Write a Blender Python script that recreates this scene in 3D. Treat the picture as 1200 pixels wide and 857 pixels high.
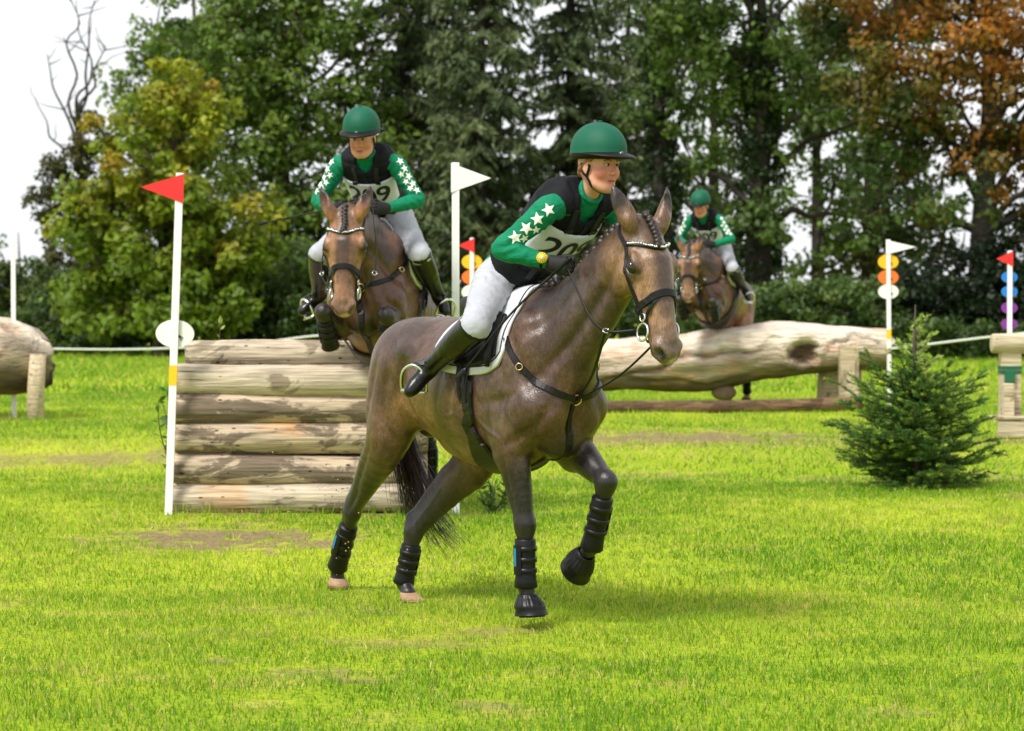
import bpy, bmesh, math, random, os
import numpy as np
from mathutils import Vector, Matrix, Euler
from mathutils.bvhtree import BVHTree

for _o in list(bpy.data.objects):
    bpy.data.objects.remove(_o, do_unlink=True)
SC = bpy.context.scene
COL = SC.collection
PI = math.pi
random.seed(7)
RNG = np.random.default_rng(7)

# ------------------------------------------------------------------ camera
EYE = 1.48
cam_d = bpy.data.cameras.new('camera')
cam = bpy.data.objects.new('camera', cam_d)
COL.objects.link(cam)
cam.location = (0, 0, EYE)
cam.rotation_euler = (PI / 2 - math.atan(58.5 / 2833.0), 0, 0)
cam_d.sensor_width = 36.0
cam_d.lens = 85.0
cam_d.clip_start = 0.1
cam_d.clip_end = 3000.0
cam_d.dof.use_dof = True
cam_d.dof.focus_distance = 11.15
cam_d.dof.aperture_fstop = 4.6
SC.camera = cam

# ------------------------------------------------------------------ sky, sun, exposure
wd = bpy.data.worlds.new('World')
SC.world = wd
wd.use_nodes = True
wn = wd.node_tree
wn.nodes.clear()
w_out = wn.nodes.new('ShaderNodeOutputWorld')
w_bg = wn.nodes.new('ShaderNodeBackground')
w_sky = wn.nodes.new('ShaderNodeTexSky')
w_sky.sky_type = 'NISHITA'
w_sky.sun_disc = False
w_sky.air_density = 1.0
w_sky.dust_density = 3.0
w_sky.ozone_density = 1.0
w_hs = wn.nodes.new('ShaderNodeHueSaturation')            # overcast: a white veil of cloud, hardly any blue left
w_hs.inputs['Saturation'].default_value = 0.06
w_hs.inputs['Value'].default_value = 1.0
w_bg.inputs['Strength'].default_value = 0.108
wn.links.new(w_sky.outputs[0], w_hs.inputs['Color'])
w_mx = wn.nodes.new('ShaderNodeMix')                       # an even layer of bright cloud in front of most of the blue
w_mx.data_type = 'RGBA'
w_mx.inputs['Factor'].default_value = 0.8
w_mx.inputs['B'].default_value = (7.2, 7.3, 7.5, 1)
wn.links.new(w_hs.outputs[0], w_mx.inputs['A'])
wn.links.new(w_mx.outputs['Result'], w_bg.inputs['Color'])
wn.links.new(w_bg.outputs[0], w_out.inputs['Surface'])

sun_d = bpy.data.lights.new('sun', 'SUN')
sun = bpy.data.objects.new('sun', sun_d)
COL.objects.link(sun)
sun_d.energy = 2.7
sun_d.angle = math.radians(14)
sun_d.color = (1.0, 0.95, 0.87)
SUN_DIR = Vector((-0.45, -0.55, 0.95)).normalized()       # towards the sun
sun.rotation_euler = SUN_DIR.to_track_quat('Z', 'Y').to_euler()
sun.location = (-20, -20, 40)
w_sky.sun_elevation = math.asin(SUN_DIR.z)
w_sky.sun_rotation = math.atan2(SUN_DIR.x, SUN_DIR.y)

SC.view_settings.view_transform = 'Standard'
SC.view_settings.look = 'None'
SC.view_settings.gamma = 1.0
SC.view_settings.use_curve_mapping = False
SC.view_settings.exposure = 0.62
SC.render.engine = 'CYCLES'
SC.cycles.max_bounces = 6
SC.cycles.transparent_max_bounces = 8

# ================================================================== helpers
def srgb(r, g, b):
    f = lambda c: ((c / 255.0) / 12.92) if c <= 10 else (((c / 255.0) + 0.055) / 1.055) ** 2.4
    return (f(r), f(g), f(b))


def mat(name, col=(0.5, 0.5, 0.5), rough=0.6, attr=None, noise=0.0, nscale=20.0, bump=0.0, bscale=60.0,
        metal=0.0, trans=0.0, stretch=(1, 1, 1), spec=0.5, sheen=0.0, dist=0.002, coat=0.0):
    """Principled material; colour from a constant or a mesh attribute, broken up with object-space noise."""
    m = bpy.data.materials.new(name)
    m.use_nodes = True
    nt = m.node_tree
    b = nt.nodes['Principled BSDF']
    b.inputs['Roughness'].default_value = rough
    b.inputs['Metallic'].default_value = metal
    b.inputs['Specular IOR Level'].default_value = spec
    if sheen:
        b.inputs['Sheen Weight'].default_value = sheen
    if coat:
        b.inputs['Coat Weight'].default_value = coat
    L = nt.links.new
    src = None
    if attr:
        a = nt.nodes.new('ShaderNodeAttribute')
        a.attribute_name = attr
        src = a.outputs['Color']
    tc = nt.nodes.new('ShaderNodeTexCoord')
    mp = nt.nodes.new('ShaderNodeMapping')
    mp.inputs['Scale'].default_value = stretch
    L(tc.outputs['Object'], mp.inputs['Vector'])
    if noise:
        n = nt.nodes.new('ShaderNodeTexNoise')
        n.inputs['Scale'].default_value = nscale
        n.inputs['Detail'].default_value = 6
        n.inputs['Roughness'].default_value = 0.65
        L(mp.outputs[0], n.inputs['Vector'])
        r = nt.nodes.new('ShaderNodeMapRange')
        r.inputs['From Min'].default_value = 0.25
        r.inputs['From Max'].default_value = 0.75
        r.inputs['To Min'].default_value = 1 - noise
        r.inputs['To Max'].default_value = 1 + noise
        L(n.outputs['Fac'], r.inputs['Value'])
        mx = nt.nodes.new('ShaderNodeVectorMath')
        mx.operation = 'SCALE'
        if src:
            L(src, mx.inputs[0])
        else:
            mx.inputs[0].default_value = col
        L(r.outputs[0], mx.inputs['Scale'])
        src = mx.outputs[0]
    if src:
        L(src, b.inputs['Base Color'])
    else:
        b.inputs['Base Color'].default_value = (*col, 1)
    if bump:
        n2 = nt.nodes.new('ShaderNodeTexNoise')
        n2.inputs['Scale'].default_value = bscale
        n2.inputs['Detail'].default_value = 5
        L(mp.outputs[0], n2.inputs['Vector'])
        bp = nt.nodes.new('ShaderNodeBump')
        bp.inputs['Strength'].default_value = bump
        bp.inputs['Distance'].default_value = dist
        L(n2.outputs['Fac'], bp.inputs['Height'])
        L(bp.outputs[0], b.inputs['Normal'])
    if trans:
        out = nt.nodes['Material Output']
        t = nt.nodes.new('ShaderNodeBsdfTranslucent')
        if src:
            L(src, t.inputs['Color'])
        else:
            t.inputs['Color'].default_value = (*col, 1)
        ms = nt.nodes.new('ShaderNodeMixShader')
        ms.inputs[0].default_value = trans
        L(b.outputs[0], ms.inputs[1])
        L(t.outputs[0], ms.inputs[2])
        L(ms.outputs[0], out.inputs['Surface'])
    return m


def make_mesh(name, V, F, cols=None, smooth=True):
    """Mesh from arrays: V (n,3); F list of tuples or (m,3|4) int array; cols (n,3) as point attribute 'Col'."""
    me = bpy.data.meshes.new(name)
    V = np.asarray(V, dtype=np.float32)
    if isinstance(F, np.ndarray):
        k = F.shape[1]
        me.vertices.add(len(V))
        me.vertices.foreach_set('co', V.ravel())
        me.loops.add(F.size)
        me.loops.foreach_set('vertex_index', F.ravel().astype(np.int32))
        me.polygons.add(len(F))
        me.polygons.foreach_set('loop_start', (np.arange(len(F)) * k).astype(np.int32))
        me.polygons.foreach_set('loop_total', np.full(len(F), k, np.int32))
        me.update(calc_edges=True)
    else:
        me.from_pydata([tuple(v) for v in V], [], [tuple(f) for f in F])
    if smooth:
        me.polygons.foreach_set('use_smooth', np.ones(len(me.polygons), dtype=bool))
    if cols is not None:
        a = me.attributes.new('Col', 'FLOAT_COLOR', 'POINT')
        c = np.ones((len(V), 4), np.float32)
        c[:, :3] = cols
        a.data.foreach_set('color', c.ravel())
    me.update()
    return me


def link(name, me, m=None, parent=None, loc=None, rot=None):
    o = bpy.data.objects.new(name, me)
    COL.objects.link(o)
    if m is not None and me is not None and len(me.materials) == 0:
        me.materials.append(m)
    if parent is not None:
        o.parent = parent
        off = parent.get('_off')
        if off is not None and loc is None:
            loc = [-off[0], -off[1], -off[2]]
    if loc is not None:
        o.location = loc
    if rot is not None:
        o.rotation_euler = rot
    return o


def obj(name, V, F, m, parent=None, cols=None, smooth=True, loc=None, rot=None):
    return link(name, make_mesh(name, V, F, cols, smooth), m, parent, loc, rot)


def tag(o, label=None, cat=None, group=None, kind=None):
    if label: o['label'] = label
    if cat: o['category'] = cat
    if group: o['group'] = group
    if kind: o['kind'] = kind
    return o


def empty(name, loc, rz=0.0, ry=0.0, label=None, cat=None, group=None):
    o = bpy.data.objects.new(name, None)
    COL.objects.link(o)
    o.empty_display_size = 0.2
    o.location = loc
    o.rotation_euler = (0, ry, rz)
    return tag(o, label, cat, group)


class MB:
    """Collects vertices and faces of several shapes for one mesh."""
    def __init__(s): s.v, s.f, s.n = [], [], 0

    def add(s, V, F):
        s.v.append(np.asarray(V, float))
        s.f += [tuple(i + s.n for i in f) for f in F]
        s.n += len(V)
        return s

    def box(s, c, size, R=None, bevel=0.0):
        hx, hy, hz = [a / 2 for a in size]
        if bevel:
            b = bevel
            V, F = [], []
            for sz, z in ((0, -hz), (0, -hz + b), (0, hz - b), (0, hz)):
                ins = b if abs(z) == hz else 0
                V += [(-hx + ins, -hy + ins, z), (hx - ins, -hy + ins, z), (hx - ins, hy - ins, z), (-hx + ins, hy - ins, z)]
            F = [(3, 2, 1, 0), (12, 13, 14, 15)]
            for k in range(3):
                for i in range(4):
                    F.append((k * 4 + i, k * 4 + (i + 1) % 4, k * 4 + 4 + (i + 1) % 4, k * 4 + 4 + i))
        else:
            V = [(x, y, z) for x in (-hx, hx) for y in (-hy, hy) for z in (-hz, hz)]
            F = [(0, 1, 3, 2), (4, 6, 7, 5), (0, 4, 5, 1), (2, 3, 7, 6), (0, 2, 6, 4), (1, 5, 7, 3)]
        V = np.array(V)
        if R is not None:
            V = V @ np.asarray(R).T
        return s.add(V + np.asarray(c), F)

    def tube(s, pts, rad, n=10, flat=None, wdir=None, cap=True, closed=False):
        V, F = tube(pts, rad, n, flat, wdir, cap, closed)
        return s.add(V, F)

    def sphere(s, c, r, n=12, m=8, R=None):
        r = np.broadcast_to(np.asarray(r, float), (3,))
        V = [(0, 0, 1)]
        for j in range(1, m):
            a = PI * j / m
            for i in range(n):
                b = 2 * PI * i / n
                V.append((math.sin(a) * math.cos(b), math.sin(a) * math.sin(b), math.cos(a)))
        V.append((0, 0, -1))
        F = [(0, 1 + i, 1 + (i + 1) % n) for i in range(n)]
        for j in range(m - 2):
            for i in range(n):
                F.append((1 + j * n + i, 1 + (j + 1) * n + i, 1 + (j + 1) * n + (i + 1) % n, 1 + j * n + (i + 1) % n))
        e = len(V) - 1
        F += [(e, 1 + (m - 2) * n + (i + 1) % n, 1 + (m - 2) * n + i) for i in range(n)]
        V = np.array(V) * r
        if R is not None:
            V = V @ np.asarray(R).T
        return s.add(V + np.asarray(c), F)

    def build(s, name, m, parent=None, smooth=True, **k):
        return obj(name, np.concatenate(s.v), s.f, m, parent, smooth=smooth, **k)

    def mesh(s, name, smooth=True):
        return make_mesh(name, np.concatenate(s.v), s.f, None, smooth)


def frames(P, closed=False, up=None):
    P = np.asarray(P, float)
    n = len(P)
    T = np.zeros_like(P)
    for i in range(n):
        a = P[(i - 1) % n] if (closed or i > 0) else P[0]
        b = P[(i + 1) % n] if (closed or i < n - 1) else P[-1]
        T[i] = b - a
    T /= np.linalg.norm(T, axis=1, keepdims=True) + 1e-12
    N = np.zeros_like(P)
    u = np.array(up if up is not None else ((0, 0, 1) if abs(T[0][2]) < 0.9 else (1, 0, 0)), float)
    for i in range(n):
        if up is None and i > 0:
            u = N[i - 1]
        v = u - T[i] * (u @ T[i])
        if np.linalg.norm(v) < 1e-6:
            v = np.array((1.0, 0.3, 0.1)) - T[i] * (np.array((1.0, 0.3, 0.1)) @ T[i])
        N[i] = v / np.linalg.norm(v)
    return T, N, np.cross(T, N)


def tube(pts, rad, n=10, flat=None, wdir=None, cap=True, closed=False):
    """Swept tube; rad a number or list; flat scales the second cross axis."""
    P = np.asarray(pts, float)
    R = np.broadcast_to(np.asarray(rad, float), (len(P),))
    T, N, B = frames(P, closed, wdir)
    fl = 1.0 if flat is None else flat
    V, F = [], []
    for i in range(len(P)):
        for k in range(n):
            a = 2 * PI * k / n
            V.append(P[i] + N[i] * (R[i] * math.cos(a)) + B[i] * (R[i] * fl * math.sin(a)))
    m = len(P)
    for i in range(m if closed else m - 1):
        j = (i + 1) % m
        for k in range(n):
            F.append((i * n + k, i * n + (k + 1) % n, j * n + (k + 1) % n, j * n + k))
    if cap and not closed:
        F.append(tuple(range(n - 1, -1, -1)))
        F.append(tuple((m - 1) * n + k for k in range(n)))
    return np.array(V), F


def crom(P, sub):
    """Catmull-Rom through rows of P (any width)."""
    P = np.asarray(P, float)
    if sub <= 1 or len(P) < 2:
        return P
    Q = np.vstack([2 * P[0] - P[1], P, 2 * P[-1] - P[-2]])
    out = []
    for i in range(1, len(Q) - 2):
        p0, p1, p2, p3 = Q[i - 1], Q[i], Q[i + 1], Q[i + 2]
        for t in np.arange(sub) / sub:
            out.append(0.5 * ((2 * p1) + (p2 - p0) * t + (2 * p0 - 5 * p1 + 4 * p2 - p3) * t * t + (3 * p1 - p0 - 3 * p2 + p3) * t ** 3))
    out.append(P[-1])
    return np.array(out)


def rotm(axis, a):
    return np.array(Matrix.Rotation(a, 3, axis))


# ------------------------------------------------------------------ signed distance sculpting
class Sculpt:
    """Smoothly blended volumes sampled on a grid and skinned as ONE continuous surface (naive surface nets)."""
    def __init__(s, h): s.h, s.p = h, []

    def chain(s, pts, col=None, k=0.04, sub=4, w=(0, 1, 0), op=1, shrink=0.0):
        """pts rows x,y,z,r[,flat]: a tapering limb; flat scales the width along w."""
        pts = [list(p) + [1.0] * (5 - len(p)) for p in pts]
        c = None
        if col is not None:
            c = np.asarray(col, float)
            if c.ndim == 1:
                c = np.tile(c, (len(pts), 1))
            pts = np.hstack([np.array(pts, float), c])
        q = crom(pts, sub)
        q[:, 3] = np.maximum(q[:, 3], 0.002)
        wv = np.asarray(w, float)
        wv = wv / np.linalg.norm(wv)
        s.p.append(dict(t='c', q=q, w=wv, k=k, op=op, col=c is not None))
        return s

    def ell(s, c, r, col=None, R=None, k=0.04, op=1):
        s.p.append(dict(t='e', c=np.asarray(c, float), r=np.asarray(r, float), R=np.eye(3) if R is None else np.asarray(R, float),
                        k=k, op=op, cl=None if col is None else np.asarray(col, float), col=col is not None))
        return s

    def cut(s, point, normal, k=0.004):
        """keep the side the normal points away from"""
        s.p.append(dict(t='h', c=np.asarray(point, float), n=np.asarray(normal, float) / np.linalg.norm(normal), k=k, op=-2, col=False))
        return s

    @staticmethod
    def seg(P, a, b, w):
        ab = b[:3] - a[:3]
        L2 = float(ab @ ab) + 1e-12
        v = P - a[:3].astype(np.float32)
        t = np.clip((v @ ab.astype(np.float32)) / np.float32(L2), 0, 1)
        q = v - t[..., None] * ab.astype(np.float32)
        r = a[3] + t * np.float32(b[3] - a[3])
        f = a[4] + t * np.float32(b[4] - a[4])
        if abs(a[4] - 1) < 1e-4 and abs(b[4] - 1) < 1e-4:
            return np.sqrt((q * q).sum(-1)) - r, t
        sd = q @ w.astype(np.float32)
        q2 = (q * q).sum(-1) - sd * sd + (sd / f) ** 2
        return (np.sqrt(np.maximum(q2, 0)) - r) * np.minimum(f, 1), t

    @staticmethod
    def elld(P, p):
        l = (P - p['c'].astype(np.float32)) @ p['R'].astype(np.float32) / p['r'].astype(np.float32)
        k0 = np.sqrt((l * l).sum(-1))
        l2 = l / p['r'].astype(np.float32)
        k1 = np.sqrt((l2 * l2).sum(-1)) + 1e-9
        return k0 * (k0 - 1) / k1

    def bounds(s):
        lo, hi = np.full(3, 1e9), np.full(3, -1e9)
        for p in s.p:
            if p['op'] != 1: continue
            if p['t'] == 'c':
                r = (p['q'][:, 3] * np.maximum(p['q'][:, 4], 1))[:, None]
                a, b = (p['q'][:, :3] - r).min(0), (p['q'][:, :3] + r).max(0)
            else:
                m = p['r'].max(); a, b = p['c'] - m, p['c'] + m
            lo, hi = np.minimum(lo, a), np.maximum(hi, b)
        return lo - 3 * s.h - .01, hi + 3 * s.h + .01

    def field(s):
        h = s.h
        lo, hi = s.bounds()
        n = np.ceil((hi - lo) / h).astype(int) + 1
        D = np.full(n, 1.0, np.float32)
        ax = [(lo[i] + np.arange(n[i]) * h).astype(np.float32) for i in range(3)]

        def sl(a, b):
            i0 = np.clip(np.floor((a - lo) / h).astype(int), 0, n - 1)
            i1 = np.clip(np.ceil((b - lo) / h).astype(int) + 1, 1, n)
            return i0, np.maximum(i1, i0 + 1)

        def pts(i0, i1):
            g = np.meshgrid(*[ax[i][i0[i]:i1[i]] for i in range(3)], indexing='ij')
            return np.stack(g, -1)
        for p in s.p:
            mg = p['k'] + 2.5 * h
            if p['t'] == 'c':
                q = p['q']
                r = (q[:, 3] * np.maximum(q[:, 4], 1))[:, None]
                i0, i1 = sl((q[:, :3] - r).min(0) - mg, (q[:, :3] + r).max(0) + mg)
                T = np.full(i1 - i0, 1.0, np.float32)
                for a, b in zip(q[:-1], q[1:]):
                    ra, rb = a[3] * max(a[4], 1), b[3] * max(b[4], 1)
                    j0, j1 = sl(np.minimum(a[:3] - ra, b[:3] - rb) - mg, np.maximum(a[:3] + ra, b[:3] + rb) + mg)
                    P = pts(j0, j1)
                    d, _ = s.seg(P, a, b, p['w'])
                    v = T[tuple(slice(j0[i] - i0[i], j1[i] - i0[i]) for i in range(3))]
                    np.minimum(v, d, out=v)
            elif p['t'] == 'e':
                m = p['r'].max()
                i0, i1 = sl(p['c'] - m - mg, p['c'] + m + mg)
                T = s.elld(pts(i0, i1), p)
            else:
                i0, i1 = np.zeros(3, int), n
                T = -((pts(i0, i1) - p['c'].astype(np.float32)) @ p['n'].astype(np.float32))
            S = tuple(slice(i0[i], i1[i]) for i in range(3))
            A = D[S]
            k = p['k']
            if p['op'] == 1:
                hh = np.maximum(k - np.abs(A - T), 0) / k
                D[S] = np.minimum(A, T) - hh * hh * k * 0.25
            else:
                B = -T
                hh = np.maximum(k - np.abs(A - B), 0) / k
                D[S] = np.maximum(A, B) + hh * hh * k * 0.25
        s.D, s.lo = D, lo
        return D

    def mesh(s, grow=0.0):
        D = s.field() - np.float32(grow)
        h, lo = s.h, s.lo
        S = D < 0
        n = np.array(D.shape)
        c = np.zeros(n - 1, np.int8)
        for a in (0, 1):
            for b in (0, 1):
                for d in (0, 1):
                    c += S[a:n[0] - 1 + a, b:n[1] - 1 + b, d:n[2] - 1 + d]
        M = (c > 0) & (c < 8)
        cells = np.argwhere(M)
        idx = np.full(n - 1, -1, np.int32)
        idx[M] = np.arange(len(cells))
        acc = np.zeros((len(cells), 3))
        cnt = np.zeros(len(cells))
        cor = [np.array((a, b, d)) for a in (0, 1) for b in (0, 1) for d in (0, 1)]
        for i in range(8):
            for j in range(i + 1, 8):
                if np.abs(cor[i] - cor[j]).sum() != 1: continue
                A = cells + cor[i]; B = cells + cor[j]
                da = D[A[:, 0], A[:, 1], A[:, 2]]; db = D[B[:, 0], B[:, 1], B[:, 2]]
                x = (da < 0) != (db < 0)
                t = (da[x] / (da[x] - db[x]))[:, None]
                acc[x] += cor[i] + t * (cor[j] - cor[i])
                cnt[x] += 1
        V = (cells + acc / cnt[:, None]) * h + lo
        Fs = []
        for a in range(3):
            u, v = (a + 1) % 3, (a + 2) % 3
            s0 = [slice(1, -1)] * 3; s1 = [slice(1, -1)] * 3
            s0[a] = slice(0, -1); s1[a] = slice(1, None)
            x = S[tuple(s0)] != S[tuple(s1)]
            e = np.argwhere(x)
            off = np.ones(3, int); off[a] = 0
            e = e + off
            fl = S[e[:, 0], e[:, 1], e[:, 2]]
            du, dv = np.zeros(3, int), np.zeros(3, int)
            du[u] = 1; dv[v] = 1
            g = lambda q: idx[q[:, 0], q[:, 1], q[:, 2]]
            Q = np.stack([g(e), g(e - du), g(e - du - dv), g(e - dv)], 1)
            Q[~fl] = Q[~fl][:, ::-1]
            Fs.append(Q)
        F = np.concatenate(Fs)
        F = F[(F >= 0).all(1)]
        s.V, s.F = V, F
        return V, F

    def colors(s, V, fall=0.02):
        W = np.zeros(len(V)); C = np.zeros((len(V), 3))
        P = V.astype(np.float32)
        for p in s.p:
            if not p['col'] or p['op'] != 1: continue
            if p['t'] == 'c':
                best = np.full(len(V), 9.0); bc = np.zeros((len(V), 3))
                q = p['q']
                r = (q[:, 3] * np.maximum(q[:, 4], 1))[:, None]
                a0, b0 = (q[:, :3] - r).min(0) - .12, (q[:, :3] + r).max(0) + .12
                m = np.where(((P > a0) & (P < b0)).all(1))[0]
                if len(m) == 0: continue
                for a, b in zip(q[:-1], q[1:]):
                    d, t = s.seg(P[m], a, b, p['w'])
                    x = d < best[m]
                    best[m[x]] = d[x]
                    bc[m[x]] = a[5:8] + t[x, None] * (b[5:8] - a[5:8])
                d, cc = best, bc
            else:
                d = s.elld(P, p); cc = p['cl'][None, :]
            w = np.exp(-np.clip(d, -0.03, 0.3) / fall)
            W += w; C += w[:, None] * cc
        return np.clip(C / np.maximum(W, 1e-9)[:, None], 0, 1)


def blend(C, mask, col):
    m = np.clip(mask, 0, 1)[:, None]
    return C * (1 - m) + np.asarray(col) * m


def sstep(a, b, x):
    t = np.clip((x - a) / (b - a), 0, 1)
    return t * t * (3 - 2 * t)


def bvh_of(V, F):
    return BVHTree.FromPolygons([tuple(v) for v in V], [tuple(int(i) for i in f) for f in F])


def hug(bvh, pts, off=0.004):
    """Pull a path onto a surface; returns points and normals."""
    P, N = [], []
    for p in pts:
        l, n, i, d = bvh.find_nearest(Vector(p))
        P.append(np.array(l) + np.array(n) * off); N.append(np.array(n))
    return np.array(P), np.array(N)


def ribbon(P, N, width, thick=0.004, closed=False, mb=None):
    """Flat strap with thickness following P, outward normals N."""
    P = np.asarray(P, float); N = np.asarray(N, float)
    n = len(P)
    wid = np.broadcast_to(np.asarray(width, float), (n,))
    T, _, _ = frames(P, closed)
    V, F = [], []
    for i in range(n):
        B = np.cross(T[i], N[i]); B /= np.linalg.norm(B) + 1e-9
        M = np.cross(B, T[i])
        w = wid[i] / 2
        for su, sv in ((-1, 0), (-.8, 1), (.8, 1), (1, 0)):
            V.append(P[i] + B * w * su + M * thick * sv)
    for i in range(n if closed else n - 1):
        j = (i + 1) % n
        for k in range(4):
            F.append((i * 4 + k, i * 4 + (k + 1) % 4, j * 4 + (k + 1) % 4, j * 4 + k))
    if not closed:
        F += [(3, 2, 1, 0), tuple((n - 1) * 4 + k for k in range(4))]
    if mb is not None:
        mb.add(V, F); return mb
    return np.array(V), F


def strap(bvh, pts, width, name, m, parent, off=0.003, thick=0.004, sub=6, closed=False, taut=0.0):
    q = crom(pts, sub) if not closed else crom(list(pts) + [pts[0]], sub)[:-1]
    P, N = hug(bvh, q, off)
    if taut:                                   # loose straps: relax towards the free path
        P = P * (1 - taut) + q * taut
    for _ in range(2):
        Q = P.copy()
        if closed:
            P = (np.roll(Q, 1, 0) + 2 * Q + np.roll(Q, -1, 0)) / 4
        else:
            P[1:-1] = (Q[:-2] + 2 * Q[1:-1] + Q[2:]) / 4
    V, F = ribbon(P, N, width, thick, closed)
    return obj(name, V, F, m, parent, smooth=False)


def ring(c, R, r, axis, n=20, m=6):
    a = np.asarray(axis, float); a /= np.linalg.norm(a)
    u = np.cross(a, (0, 0, 1) if abs(a[2]) < .9 else (1, 0, 0)); u /= np.linalg.norm(u)
    v = np.cross(a, u)
    pts = [np.asarray(c) + (u * math.cos(t) + v * math.sin(t)) * R for t in np.arange(n) / n * 2 * PI]
    return tube(pts, r, m, closed=True, wdir=a)

# ================================================================== ground
_tab = np.random.default_rng(11).random(4096).astype(np.float64)


def vnoise(x, y, seed=0):
    """Smooth 2-D value noise in 0..1 on arrays."""
    x = np.asarray(x, float); y = np.asarray(y, float)
    xi, yi = np.floor(x).astype(int), np.floor(y).astype(int)
    fx, fy = x - xi, y - yi
    fx, fy = fx * fx * (3 - 2 * fx), fy * fy * (3 - 2 * fy)
    hsh = lambda a, b: _tab[(a * 73 + b * 911 + seed * 577 + (a * b) % 37) & 4095]
    return (hsh(xi, yi) * (1 - fx) + hsh(xi + 1, yi) * fx) * (1 - fy) + (hsh(xi, yi + 1) * (1 - fx) + hsh(xi + 1, yi + 1) * fx) * fy


def fbm(x, y, seed=0, o=4):
    s, a, t = 0, 1.0, 0
    for i in range(o):
        s = s + vnoise(np.asarray(x) * 2 ** i, np.asarray(y) * 2 ** i, seed + i) * a
        t += a; a *= .55
    return s / t


_PY = [-50, 0, 13, 17, 20, 21.8, 23.4, 27, 30, 36, 80, 200, 2000]
_PZ = [0, 0, 0, .10, .11, .115, .25, .285, .31, .34, .49, .60, .6]


def GZa(x, y):
    x = np.asarray(x, float); y = np.asarray(y, float)
    yy = y + (fbm(x * .25 + 3, y * .05, 5, 2) - .5) * 3.0 * sstep(16.5, 21, y) * sstep(60, 34, y)
    z = np.interp(yy, _PY, _PZ)
    z = z + (fbm(x * .6, y * .6, 9, 3) - .5) * (.035 + .06 * sstep(18, 22, y)) * sstep(200, 90, y)
    z = z + (fbm(x * 4, y * 4, 19, 2) - .5) * .018 * sstep(60, 30, y)
    flat = np.exp(-((x + .9) ** 2 / 1.8 + (y - 12.3) ** 2 / 1.2))        # firm, level going under the horse
    return z * (1 - flat)


def GZ(x, y):
    return float(GZa(np.array([x]), np.array([y]))[0])


# worn places: (x, y, rx, ry, strength)
DIRT = [(-1.85, 15.5, .85, .75, 1.1), (-1.5, 15.0, .5, .3, .8), (-.80, 10.0, .30, .13, .75), (-.62, 9.85, .17, .10, .9), (-1.45, 11.2, .35, .16, .5), (-.9, 12.1, .5, .2, .45), (-1.25, 10.3, .12, .08, .8), (-.55, 10.9, .4, .2, .4), (-.05, 11.3, .28, .15, .5),
        (1.75, 24.3, 1.7, 1.2, .95), (.85, 20.6, .8, .35, .45), (-1.4, 17.0, 1.2, .25, .5), (3.45, 20.3, 1.0, .45, .5), (4.3, 18.4, .6, .22, .6), (5.15, 23.5, .9, .5, .9), (-4.0, 22.6, 1.6, .4, .55), (-6.2, 27.8, .8, .5, .5), (.2, 10.15, .12, .08, .6), (-.1, 9.2, .14, .08, .5), (1.5, 9.0, .2, .1, .3)]


def dirt_at(x, y):
    d = np.zeros(np.shape(x))
    n = fbm(x * 5, y * 5, 31, 4)
    n2 = fbm(x * 14, y * 14, 41, 3)
    for a, b, rx, ry, s in DIRT:
        q = np.sqrt(((x - a) / rx) ** 2 + ((y - b) / ry) ** 2)
        d = np.maximum(d, min(1.0, s * 1.35) * sstep(1.25, .25, q + (n - .5) * 2.2 + (n2 - .5) * 1.8))
    return d


def axis_pts(parts):
    out = []
    for a, b, st in parts:
        out += list(np.arange(a, b, st))
    out.append(parts[-1][1])
    return np.array(out)


gx = axis_pts([(-1500, -200, 325), (-200, -40, 20), (-40, -8, 1.6), (-8, -4.4, .3), (-4.4, 4.4, .055), (4.4, 8, .3), (8, 40, 1.6), (40, 200, 20), (200, 1500, 325)])
gy = axis_pts([(-40, 6, 4), (6, 16.5, .055), (16.5, 26, .11), (26, 40, .35), (40, 100, 2.0), (100, 200, 12), (200, 2200, 250)])
XX, YY = np.meshgrid(gx, gy, indexing='ij')
ZZ = GZa(XX, YY)
dd = dirt_at(XX, YY)
ZZ = ZZ - dd * .012 + dd * (fbm(XX * 18, YY * 18, 51, 2) - .5) * .05
nx, ny = XX.shape
idx = np.arange(nx * ny).reshape(nx, ny)
Fg = np.stack([idx[:-1, :-1], idx[1:, :-1], idx[1:, 1:], idx[:-1, 1:]], -1).reshape(-1, 4)
n1 = fbm(XX * .35, YY * .35, 61, 3); n3 = fbm(XX * 3.1, YY * 3.1, 71, 4)
G1, G2, G3 = np.array(srgb(134, 156, 26)), np.array(srgb(168, 178, 44)), np.array(srgb(168, 152, 84))
DRT = np.array(srgb(128, 112, 80))
mixg = np.clip((n1 - .3) * 1.6 + (n3 - .5) * .8, 0, 1)[..., None]
gc = G1 * (1 - mixg) + G2 * mixg
th = np.clip((n3 - .66) * 4, 0, .45)[..., None]
gc = gc * (1 - th) + G3 * th
gc = gc * (1 - dd[..., None]) + DRT * dd[..., None]
M_GROUND = mat('turf_ground', attr='Col', rough=0.95, noise=0.35, nscale=25, bump=0.8, bscale=35, spec=0.15, dist=0.03)
ground = obj('ground', np.stack([XX, YY, ZZ], -1).reshape(-1, 3), Fg, M_GROUND, None, gc.reshape(-1, 3))
tag(ground, kind='structure')

# ------------------------------------------------------------------ grass blades
M_GRASS = mat('grass_blades', attr='Col', rough=0.55, trans=0.42, spec=0.3)


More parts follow.
